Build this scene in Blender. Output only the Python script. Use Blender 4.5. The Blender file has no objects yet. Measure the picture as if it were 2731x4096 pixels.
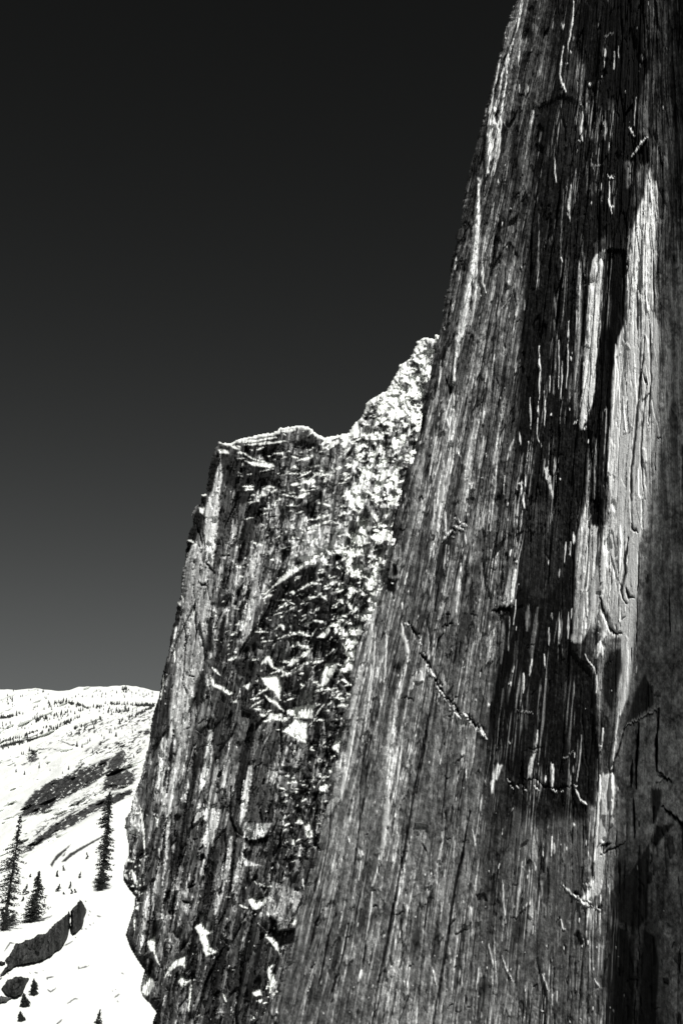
import bpy, math, random
import numpy as np
from mathutils import Vector
random.seed(7); np.random.seed(7)
C = bpy.context.scene
COL = C.collection
F32 = np.float32

# ------------------------------------------------------------------ camera
PITCH = math.radians(12.0); FPX = 4600.0; CX, CY = 1365.5, 2048.0
cp, sp = math.cos(PITCH), math.sin(PITCH)
def ray(px, py):
    x = (px - CX) / FPX; u = (CY - py) / FPX
    return x, cp - sp*u, sp + cp*u
def point(px, py, D):
    x, y, z = ray(px, py)
    return Vector((x*D, y*D, z*D))
cam = bpy.data.cameras.new('camera'); co = bpy.data.objects.new('camera', cam); COL.objects.link(co)
co.rotation_euler = (math.radians(90) + PITCH, 0, 0)
cam.sensor_fit = 'VERTICAL'; cam.sensor_height = 36; cam.sensor_width = 24
cam.lens = FPX/4096*36; cam.clip_start = 1; cam.clip_end = 30000
C.camera = co

# ------------------------------------------------------------------ light
SUN = Vector((0.17, -0.60, 0.78)).normalized()
sun_el = math.asin(SUN.z); sun_az = math.atan2(SUN.x, SUN.y)
sl = bpy.data.lights.new('sun', 'SUN'); sl.energy = 4.8; sl.angle = math.radians(0.5); sl.color = (1, .985, .96)
so = bpy.data.objects.new('sun', sl); COL.objects.link(so)
so.rotation_euler = SUN.to_track_quat('Z', 'Y').to_euler()
w = bpy.data.worlds.new('World'); C.world = w; w.use_nodes = True
nt = w.node_tree; nt.nodes.clear()
sky = nt.nodes.new('ShaderNodeTexSky'); sky.sky_type = 'NISHITA'; sky.sun_disc = False
sky.sun_elevation = sun_el; sky.sun_rotation = sun_az; sky.altitude = 2200; sky.air_density = 1.0; sky.dust_density = 0.6; sky.ozone_density = 1.0
sep = nt.nodes.new('ShaderNodeSeparateColor')           # a deep red filter on the lens: only the red of the sky is recorded
pw = nt.nodes.new('ShaderNodeMath'); pw.operation = 'POWER'; pw.inputs[1].default_value = 1.8
ml = nt.nodes.new('ShaderNodeMath'); ml.operation = 'MULTIPLY'; ml.inputs[1].default_value = 0.140
cmb = nt.nodes.new('ShaderNodeCombineColor')
bg = nt.nodes.new('ShaderNodeBackground'); bg.inputs[1].default_value = 0.1
wo = nt.nodes.new('ShaderNodeOutputWorld')
L = nt.links.new
L(sky.outputs[0], sep.inputs[0]); L(sep.outputs[0], pw.inputs[0]); L(pw.outputs[0], ml.inputs[0])
sh = nt.nodes.new('ShaderNodeMath'); sh.operation = 'MULTIPLY_ADD'; sh.inputs[1].default_value = 1/1.65; sh.inputs[2].default_value = 1
sd_ = nt.nodes.new('ShaderNodeMath'); sd_.operation = 'DIVIDE'      # the paper's soft shoulder towards the bright horizon
L(ml.outputs[0], sh.inputs[0]); L(ml.outputs[0], sd_.inputs[0]); L(sh.outputs[0], sd_.inputs[1])
for k, f in enumerate((0.96, 1.0, 0.985)):
    m_ = nt.nodes.new('ShaderNodeMath'); m_.operation = 'MULTIPLY'; m_.inputs[1].default_value = f
    L(sd_.outputs[0], m_.inputs[0]); L(m_.outputs[0], cmb.inputs[k])
L(cmb.outputs[0], bg.inputs[0]); L(bg.outputs[0], wo.inputs[0])
C.view_settings.view_transform = 'Standard'; C.view_settings.look = 'None'
C.view_settings.exposure = 0.15; C.view_settings.gamma = 1
C.render.engine = 'CYCLES'
C.render.resolution_x = 682; C.render.resolution_y = 1024
C.cycles.max_bounces = 4

# ------------------------------------------------------------------ noise
def hsh(ix, iy, seed):
    h = (ix.astype(np.int64)*374761393 + iy.astype(np.int64)*668265263 + seed*974634777) & 0xFFFFFFFF
    h = ((h ^ (h >> 13))*1274126177) & 0xFFFFFFFF
    h = h ^ (h >> 16)
    return (h & 0xFFFFFF).astype(F32)/F32(0xFFFFFF)
def vn(x, y, seed=0):
    x = np.asarray(x, F32); y = np.asarray(y, F32)
    x0 = np.floor(x); y0 = np.floor(y); fx = x-x0; fy = y-y0
    fx = fx*fx*(3-2*fx); fy = fy*fy*(3-2*fy)
    a = hsh(x0, y0, seed); b = hsh(x0+1, y0, seed); c = hsh(x0, y0+1, seed); d = hsh(x0+1, y0+1, seed)
    return ((a*(1-fx)+b*fx)*(1-fy) + (c*(1-fx)+d*fx)*fy)*2-1
def fbm(x, y, seed=0, o=4, g=.5):
    s = 0; a = 1; t = 0
    for i in range(o):
        s = s + a*vn(x*(2**i)+i*17.3, y*(2**i)+i*9.1, seed+i); t += a; a *= g
    return s/t
def voro(x, y, seed=0):
    x0 = np.floor(x); y0 = np.floor(y)
    f1 = np.full(x.shape, 9., F32); f2 = f1.copy(); cid = np.zeros(x.shape, F32); gx = np.zeros(x.shape, F32); gy = gx.copy()
    for i in (-1, 0, 1):
        for j in (-1, 0, 1):
            cx = x0+i; cy = y0+j
            jx = cx+.1+.8*hsh(cx, cy, seed); jy = cy+.1+.8*hsh(cx, cy, seed+5)
            d = np.hypot(x-jx, y-jy); r = hsh(cx, cy, seed+9)
            near = d < f1
            f2 = np.where(near, f1, np.minimum(f2, d))
            cid = np.where(near, r, cid); gx = np.where(near, x-jx, gx); gy = np.where(near, y-jy, gy); f1 = np.where(near, d, f1)
    return f1, f2, cid, gx, gy
def sst(a, b, x):
    t = np.clip((x-a)/(b-a), 0, 1); return t*t*(3-2*t)

# ------------------------------------------------------------------ tracing helpers
def poly_mask(X, Y, P, soft):
    """signed inside mask (soft edge) of polygon P on arrays X, Y"""
    P = np.asarray(P, float); ins = np.zeros(X.shape, bool); dm = np.full(X.shape, 1e9, F32)
    n = len(P)
    for i in range(n):
        x1, y1 = P[i]; x2, y2 = P[(i+1) % n]
        if y1 != y2:
            c = (y1 > Y) != (y2 > Y)
            ins ^= c & (X < (x2-x1)*(Y-y1)/(y2-y1)+x1)
        vx, vy = x2-x1, y2-y1; l = vx*vx+vy*vy+1e-9
        t = np.clip(((X-x1)*vx+(Y-y1)*vy)/l, 0, 1)
        dm = np.minimum(dm, np.hypot(X-x1-t*vx, Y-y1-t*vy))
    sd = np.where(ins, dm, -dm)
    return np.clip(.5+sd/(2*soft), 0, 1), sd
def line_mask(X, Y, P, hw, taper=True):
    P = np.asarray(P, float); best = np.full(X.shape, 1e9, F32); tt = np.zeros(X.shape, F32)
    seg = np.hypot(*(P[1:]-P[:-1]).T); tot = seg.sum()+1e-9; acc = 0
    for i in range(len(P)-1):
        x1, y1 = P[i]; vx, vy = P[i+1]-P[i]; l = vx*vx+vy*vy+1e-9
        t = np.clip(((X-x1)*vx+(Y-y1)*vy)/l, 0, 1)
        d = np.hypot(X-x1-t*vx, Y-y1-t*vy); m = d < best
        best = np.where(m, d, best); tt = np.where(m, (acc+t*seg[i])/tot, tt); acc += seg[i]
    wv = hw*(np.clip(4*np.minimum(tt, 1-tt), .35, 1) if taper else 1)
    return np.clip(1.25-best/(wv+1.2), 0, 1), best
TILE = dict(A=(1947, 0, 2), B=(1947, 1000, 2), C=(1947, 2000, 2), D=(1947, 2920, 2), E=(1163, 1000, 2), F=(1163, 2000, 2),
            G=(1163, 2920, 2), H=(480, 1650, 2), I=(480, 2920, 2), J=(0, 2650, 2.24), K=(0, 3300, 1.96), L=(0, 2700, 2.529),
            M=(0, 3150, 3.015), Z=(0, 0, 1))
def parse(txt):
    out = []; ox, oy, sc = 0, 0, 1
    for ln in txt.strip().splitlines():
        ln = ln.strip()
        if not ln: continue
        if ln[0] == '@': ox, oy, sc = TILE[ln[1]]; continue
        hd, *rest = ln.split(':')
        k, v, hw = hd.split()
        for part in ':'.join(rest).split('/'):
            P = [tuple(float(q) for q in s.split(',')) for s in part.split()]
            out.append((k, float(v), float(hw), [(ox+x/sc, oy+y/sc) for x, y in P]))
    return out
def lin(g): 
    g = np.asarray(g, float)/255
    return np.where(g < .04045, g/12.92, ((g+.055)/1.055)**2.4)

def flakes(seed, n, box, dirf, wr, lr, amp, kinds=(.5, .25, .25), keep=None):
    """plates, joints and fresh chips strewn over a face, all running down its fall line"""
    R = random.Random(seed); out = []
    while len(out) < n:
        x = R.uniform(box[0], box[2]); y = R.uniform(box[1], box[3])
        if keep and not keep(x, y, R): continue
        dx, dy = dirf(x, y); t = R.random(); a = R.random()**2.2
        w_ = wr[0]+(wr[1]-wr[0])*a; l = lr[0]+(lr[1]-lr[0])*R.random()**1.8*(.4+.6*a)
        def P(u, v): return (x+u+dx*v, y+dy*v)
        if t < kinds[0]:
            out.append(('F', R.choice((-1, -1, 1, 1, 1))*amp*R.uniform(.3, 1), R.choice((.8, 1.2, 3)), [P(0, 0), P(w_*R.uniform(.3, .6), l*R.uniform(.05, .3)), P(w_*R.uniform(.4, .7), l*R.uniform(.6, .95)), P(w_*R.uniform(-.3, .3), l), P(-w_*R.uniform(.3, .5), l*R.uniform(.7, .95)), P(-w_*R.uniform(.3, .6), l*R.uniform(.1, .4))]))
        elif t < kinds[0]+kinds[1]:
            j = R.uniform(-2.5, 2.5)
            if R.random() < .15: out.append(('c', R.uniform(.8, 2), R.uniform(.8, 1.6), [(x, y), (x+R.uniform(8, 30), y-R.uniform(-6, 22))]))
            else: out.append(('c', R.uniform(.6, 1.8), R.uniform(.5, 1.6), [P(0, 0), P(j, l*.5), P(-j*.5, l)]))
        else:
            out.append(('w', R.uniform(130, 200), R.uniform(.5, 1.4), [P(0, 0), P(R.uniform(-2, 2), R.uniform(.1, .35)*l)]))
    return out
NEAR = """
@A
w 205 3: 280,0 270,90 240,240/220,30 160,150 130,240 150,310/90,340 50,520 10,700/110,440 60,700 20,900 5,1000/215,310 160,520 150,620
w 205 3: 200,330 120,600 90,800 60,900/160,600 130,800 90,980 40,1200/150,640 100,950/120,830 95,1200 50,1400/75,800 20,1000 0,1200/60,960 90,1050 60,1300 30,1420
w 238 13: 60,880 20,1100 0,1400
w 200 3: 690,0 690,90 670,240 640,400
w 170 3: 590,200 610,205 600,240/610,370 590,500 580,600 600,690 625,735
w 235 4: 598,665 610,690 630,735/665,415 665,428/635,500 640,512/810,665 825,685
w 150 3: 270,280 250,440 250,530/255,680 255,740/325,690 320,750
w 215 4: 745,835 765,860 760,960 750,1010 750,1080 760,1120 730,1130
w 85 8: 800,720 795,850 770,960
T 50 10: 650,600 720,430 780,520 790,600 740,700 670,690
w 140 2: 945,390 935,550/1020,410 1010,560/1190,790 1170,1000/540,1260 545,1400 550,1460/1050,370 1050,450
w 90 2: 1010,800 1000,1000 970,1200/890,950 880,1100 870,1240/940,300 1010,260/830,1270 830,1310 850,1335 930,1310/710,1350 705,1500 700,1620/1230,430 1250,480
T 110 4: 920,1000 945,960 965,1040 940,1120 920,1080
w 240 4: 1135,1020 1150,1050 1175,1085
T 75 6: 1290,560 1290,900 1280,1080 1210,1060 1215,850 1250,650
w 205 3: 1280,1100 1220,1160 1200,1190 1155,1250
w 225 5: 1275,1108 1225,1140
w 190 3: 960,1390 980,1420 1020,1420/975,1450 970,1580 980,1640 1000,1700/985,1640 1010,1665
w 125 6: 670,1480 660,1620 650,1700 660,1770
w 85 2: 610,1520 600,1700 590,1950 590,2060/410,1700 415,1900 410,2300/1220,520 1230,540/1465,350 1460,520/1380,500 1380,600
w 200 2: 590,2060 600,2095
T 138 5: 1300,1350 1340,1500 1370,1700 1340,1900 1350,2352 1110,2352 1150,1900 1200,1700 1250,1560 1280,1400
w 215 4: 1300,1430 1305,1590/1345,1450 1360,1620
T 90 8: 1110,1300 1160,1300 1150,1480 1120,1500
T 80 8: 1190,1340 1230,1380 1210,1470 1180,1650 1160,1640
T 8 6: 1280,1112 1290,1300 1250,1330 1200,1280 1200,1200
T 90 4: 765,1870 745,2352 720,2352 750,1900
T 50 5: 850,1950 960,1880 960,1990 870,2070
@B
T 150 3: 945,-15 935,130 920,350 915,500 900,760 870,920 850,1100 850,1200 800,1350 750,1440 735,1400 760,1100 780,800 800,500 810,300 840,80 880,30
T 100 5: 745,0 730,250 720,500 700,800 690,1100 700,1330 718,1350 728,1000 748,700 755,400 765,0
T 7 6: 952,0 1110,0 1100,650 1050,500 990,650 990,1100 970,1400 940,1900 900,1850 880,1600 850,1500 850,1250 870,950 922,500
T 8 3: 770,300 795,300 770,700 740,1350 728,1350 755,700
T 160 5: 1110,200 1200,60 1340,0 1330,500 1375,600 1375,900 1350,1300 1340,1500 1300,1700 1250,2200 1220,2352 1000,2352 990,2000 960,1700 980,1400 1000,1000 1050,700 1100,600
c 1.6 3: 1200,280 1200,600 1205,700/1330,0 1330,300 1340,500/1300,600 1310,1000 1290,1400/1270,1080 1250,1300 1230,1600 1240,1850 1260,2000
c 3 5: 1260,700 1245,900 1220,1060 1200,1300 1180,1500 1150,1800 1150,2100 1160,2200/1250,1000 1280,1080
w 215 4: 1030,760 1010,1100 1000,1300 980,1500 960,1800/1085,1180 1095,1400 1110,1460
w 205 8: 1270,400 1290,500/1080,720 1130,780
w 185 3: 415,760 415,900 425,950 415,1100 420,1190
w 245 4: 410,890 425,950
w 90 5: 540,560 550,700 540,1000 530,1150
w 130 2: 650,570 645,900 635,1100/600,900 590,1200/575,720 570,1100/500,1000 495,1150
T 85 4: 675,990 685,1150 650,1220 655,1100
w 80 3: 410,30 400,250/300,400 300,480/540,320 550,550
w 150 2: 455,1130 460,1290 460,1410/345,1180 345,1440/410,1200 400,1480 415,1540/870,950 850,1200
w 165 3: 330,1530 320,1650 305,1800 300,1900/260,1460 270,1560/690,1390 720,1370/775,1440 790,1410
T 245 3: 462,1735 480,1740 505,1820 520,1920 530,1990 510,1930 470,1830
w 225 4: 250,1862 285,1860/275,1870 280,1960 300,2070/235,1910 236,1915
w 130 3: 80,1540 75,1700 60,1900 40,2050 25,2250/210,1520 160,1690/140,1820 130,1960/280,2080 260,2250
w 95 3: 870,1500 860,1900 855,2050/960,1250 940,1600 930,1900/545,1720 550,1880
T 88 5: 810,1600 835,1700 830,1900 810,2352 720,2352 760,2150 790,1900 800,1750
c .8 2: 100,260 80,500 50,700 40,900 10,1150/60,1000 100,1100
@C
T 125 4: 820,0 830,200 890,220 900,350 880,700 860,1000 830,1010 750,1150 670,1130 700,900 710,700 700,400 720,260 760,130 790,0
T 150 5: 930,240 1040,0 1230,0 1220,300 1210,500 1190,800 1180,1100 1150,1400 1120,1600 1060,1700 1050,1500 1080,1300 1070,1100 940,1100 910,900 905,700 915,400
w 225 5: 805,380 805,550 795,730
T 7 4: 845,0 910,0 920,200 840,210
T 170 4: 1165,260 1190,300 1215,420 1200,600 1180,760 1130,780 1110,640 1120,450 1140,320
c 3 5: 1150,180 1160,220 1200,260/1130,310 1100,480 1100,600 1070,720 1080,780 1120,830/1110,700 1130,780 1180,780
c 5 8: 905,780 920,860 950,930 980,1020 1010,1060 1070,1070
w 205 12: 925,900 955,1000 950,1060 910,1130
w 185 8: 900,1130 880,1200 870,1270/905,1150 915,1250
T 26 8: 970,1230 1070,1180 1070,1350 1040,1500 1000,1700 925,1600 925,1350
w 150 10: 1115,1100 1105,1400 1080,1600 1040,1750 1020,1900
w 150 8: 1030,1900 1010,2000 990,2150
T 165 4: 930,2190 1010,2190 1005,2400 890,2400 900,2250
w 245 8: 995,2200 995,2400
c 2 3: 1100,1816 1385,1668/1355,2150 1470,2250/1100,1830 1060,1950 1010,2130
w 150 2: 1110,1800 1370,1654
c 5 4: 1378,1660 1356,1900 1356,2150/1215,1780 1200,2000 1190,2300/1160,2080 1150,2300
T 45 4: 1250,1400 1320,1500 1330,1640 1100,1800 1200,1500
w 175 4: 630,345 615,500/665,330 660,440/690,260 690,350
w 130 3: 575,550 570,620/575,900 575,1150/495,1030 495,1160/455,1240 460,1340/240,330 220,450/675,870 675,950/650,900 645,1100
T 120 6: 225,500 230,620 215,850 110,860 150,700 180,560
w 190 5: 230,560 210,700 190,830/225,480 240,500
T 7 4: 100,862 185,858 185,905 30,890
w 80 9: 400,870 390,1000 360,1200 350,1350/110,900 130,1100 110,1300/330,850 320,1050
w 210 5: 355,1280 335,1400/290,1390 290,1550
w 110 2: 180,930 170,1200/60,1020 50,1120/755,1880 745,2050 715,2250/690,2130 685,2190/240,1690 370,1700/600,2070 690,2020
w 190 2: 785,1240 810,1290 850,1330 870,1400 875,1450 870,1550
w 215 4: 405,1840 385,1980
T 240 3: 385,1990 345,2080 325,2200 320,2240 345,2220 370,2080 400,2000
w 220 4: 930,1830 910,1980/525,2110 520,2300/15,1630 15,1660
T 150 4: 80,2110 120,2130 60,2270 40,2340 30,2260 60,2150
c 1 2: 300,2000 440,1970
@D
w 248 9: 990,350 1000,500 990,690
T 150 3: 920,360 980,360 960,680 915,680
w 225 6: 900,370 885,600 870,850 855,1050
T 242 3: 910,700 930,780 950,830 955,900 900,920 895,850
T 248 3: 900,930 925,1020 925,1140 880,1100 860,1060 870,950
T 5 3: 905,915 990,905 940,960 920,975
T 195 5: 860,1080 930,1150 900,1300 820,1370 750,1350 830,1250
w 248 6: 750,1360 800,1410
w 150 5: 690,1310 740,1350/610,1250 690,1320
T 200 3: 800,1420 860,1430 820,1540
w 200 3: 700,450 730,530 770,580 795,610/465,380 462,420
w 225 4: 518,270 515,460/755,560 795,608
T 170 4: 80,280 110,310 60,420 45,510 30,450
c 3 3: 290,400 390,390 470,460 560,470 700,450
w 150 3: 690,750 695,770/445,890 450,1020/520,850 510,1000/535,920 535,1000/120,1200 130,1400 150,1550/590,1520 600,1570 625,1600
w 125 5: 280,1060 250,1300 230,1500
T 12 3: 320,1415 230,1510 190,1495 225,1505
T 38 8: 290,1450 310,1420 290,1600 200,1800 180,1780 230,1520
w 120 5: 800,1450 780,1700
c 1.2 3: 785,1450 780,1700 750,2000 720,2350/420,1200 430,1450
w 140 3: 10,1700 50,1900/120,1800 150,1900 200,2000/440,1950 480,2080/430,2240 460,2250/560,2100 555,2200/860,2000 900,2060
c 5 5: 1210,0 1190,300/1355,0 1355,330
c 3 3: 1170,540 1185,860/1370,350 1470,410/900,1000 1100,900/1340,600 1330,740
T 50 5: 1310,470 1390,470 1390,600 1340,750 1310,560
c 5 6: 1400,610 1500,690 1568,760 1640,820
T 45 4: 1350,770 1500,755 1430,830 1330,950 1300,1200 1330,900
T 42 4: 1100,1200 1300,900 1280,1500 1200,1590 1000,1500 960,1300
T 34 4: 960,1560 1120,1600 1180,2000 1160,2400 960,2400
T 34 4: 1250,1600 1340,1650 1370,1900 1350,2400 1200,2400 1230,2000
@E
w 240 16: 1500,-560 1490,-300 1480,-60 1440,200 1400,400 1370,600 1340,700 1310,900 1300,1050
w 150 6: 1300,1150 1300,1300 1290,1450 1270,1650 1230,1850 1210,2000
w 150 3: 1200,870 1190,1000 1180,1100/1210,1800 1180,1900 1160,2100/1270,1350 1260,1600
w 195 3: 1225,1810 1200,2000 1180,2150/1530,100 1530,250 1560,350/1490,100 1470,400 1440,600/1320,60 1310,150
w 115 10: 1100,1300 1080,1500/1540,1500 1500,1750/1160,1150 1130,1300
T 14 3: 1250,1070 1290,1080 1290,1150 1260,1150
T 12 3: 1030,1980 1050,1973 1065,1985 1050,1996
c 2 3: 1230,1000 1250,1060/1150,1080 1150,1180/1440,400 1435,480/1470,1250 1440,1350
@F
w 200 3: 1150,0 1140,150 1120,250/1190,0 1170,250/1235,100 1235,270/1390,250 1400,350
w 238 4: 1320,205 1240,290 1210,330/1340,160 1355,175/1365,200 1390,190/1350,230 1385,240
T 30 8: 1220,340 1300,230 1280,400 1240,600 1190,700 1170,650 1180,450
w 140 3: 1240,360 1220,550/1260,360 1250,520
w 125 10: 1390,450 1340,650 1310,850 1290,950
w 246 8: 885,1000 890,1080 920,1160 935,1230 930,1310
w 165 10: 930,1310 900,1400 880,1500 860,1600
w 150 15: 850,1600 830,1750 800,1950 790,2150 780,2352
w 205 4: 750,1050 765,1100 755,1250 750,1400 740,1470
c 4 5: 960,1010 1010,1090/1030,1230 1080,1280 1120,1340/1420,1730 1460,1790 1500,1810
w 240 6: 1085,1350 1150,1420/1195,1530 1240,1575/1335,1715 1330,1750/1380,1700 1415,1730
c 3 3: 1150,1430 1210,1530 1270,1610 1330,1580/1290,1620 1350,1690/1180,680 1160,780 1150,890/1240,920 1270,910/1210,1010 1290,980/1220,1060 1180,1110 1150,1260
w 225 4: 1510,1820 1530,1860 1568,1910
c 4.5 5: 1150,1450 1130,1600 1100,1750 1060,2000 1000,2352
w 170 3: 680,1050 660,1300 640,1500 600,1750 560,2000/640,1330 620,1600/520,1750 480,2000 430,2200
w 185 9: 690,760 650,950 640,1100 620,1300
w 145 10: 590,1250 550,1400 500,1600 470,1750
T 10 3: 810,520 845,510 850,600 820,610
T 16 5: 770,620 850,640 820,750 750,720
w 235 3: 808,650 815,665/935,730 938,750/885,830 890,880
c 2 2: 890,1590 930,1575 980,1610
@G
c 4.5 5: 1075,0 1020,300 960,640 900,1000 850,1250 800,1520 740,1820 690,2050 640,2400
c 4.5 5: 1430,650 1370,1000 1310,1250 1270,1550 1220,1850 1180,2100 1130,2400
w 175 10: 820,0 790,350 760,700 740,900 700,1100 650,1250
w 150 4: 900,0 860,300 830,600/650,1300 630,1500 600,1700 570,1850/500,0 460,250 410,520/440,300 400,560
w 235 5: 567,1920 540,2010
w 235 3: 455,860 470,910
c 3 4: 700,1080 700,1150/690,1400 660,1410/600,1700 570,1900/260,1440 200,1550 150,1750/460,1550 430,1750 370,1950 300,2200/360,1480 300,1650 260,1880 200,2150
T 38 5: 690,1420 640,1600 600,1720 640,1480
w 145 3: 540,950 560,1050 540,1200/1300,860 1300,1050/1450,800 1480,960/1400,320 1400,400/1500,1900 1480,2080/950,1900 930,2050/1130,1900 1160,2030
w 125 8: 1230,1120 1210,1300 1200,1450
c 1.5 2: 1250,200 1240,400 1200,750/880,1500 890,1650/870,1520 890,1700/1380,210 1310,270/1230,380 1270,380/1310,1640 1420,1580/1320,1500 1270,1560
c 1 2: 640,50 600,400 520,1000 480,1300/340,420 300,900 180,1500/830,620 800,900/1050,900 1090,1000/840,1480 910,1440/950,2110 860,2350
"""
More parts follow.
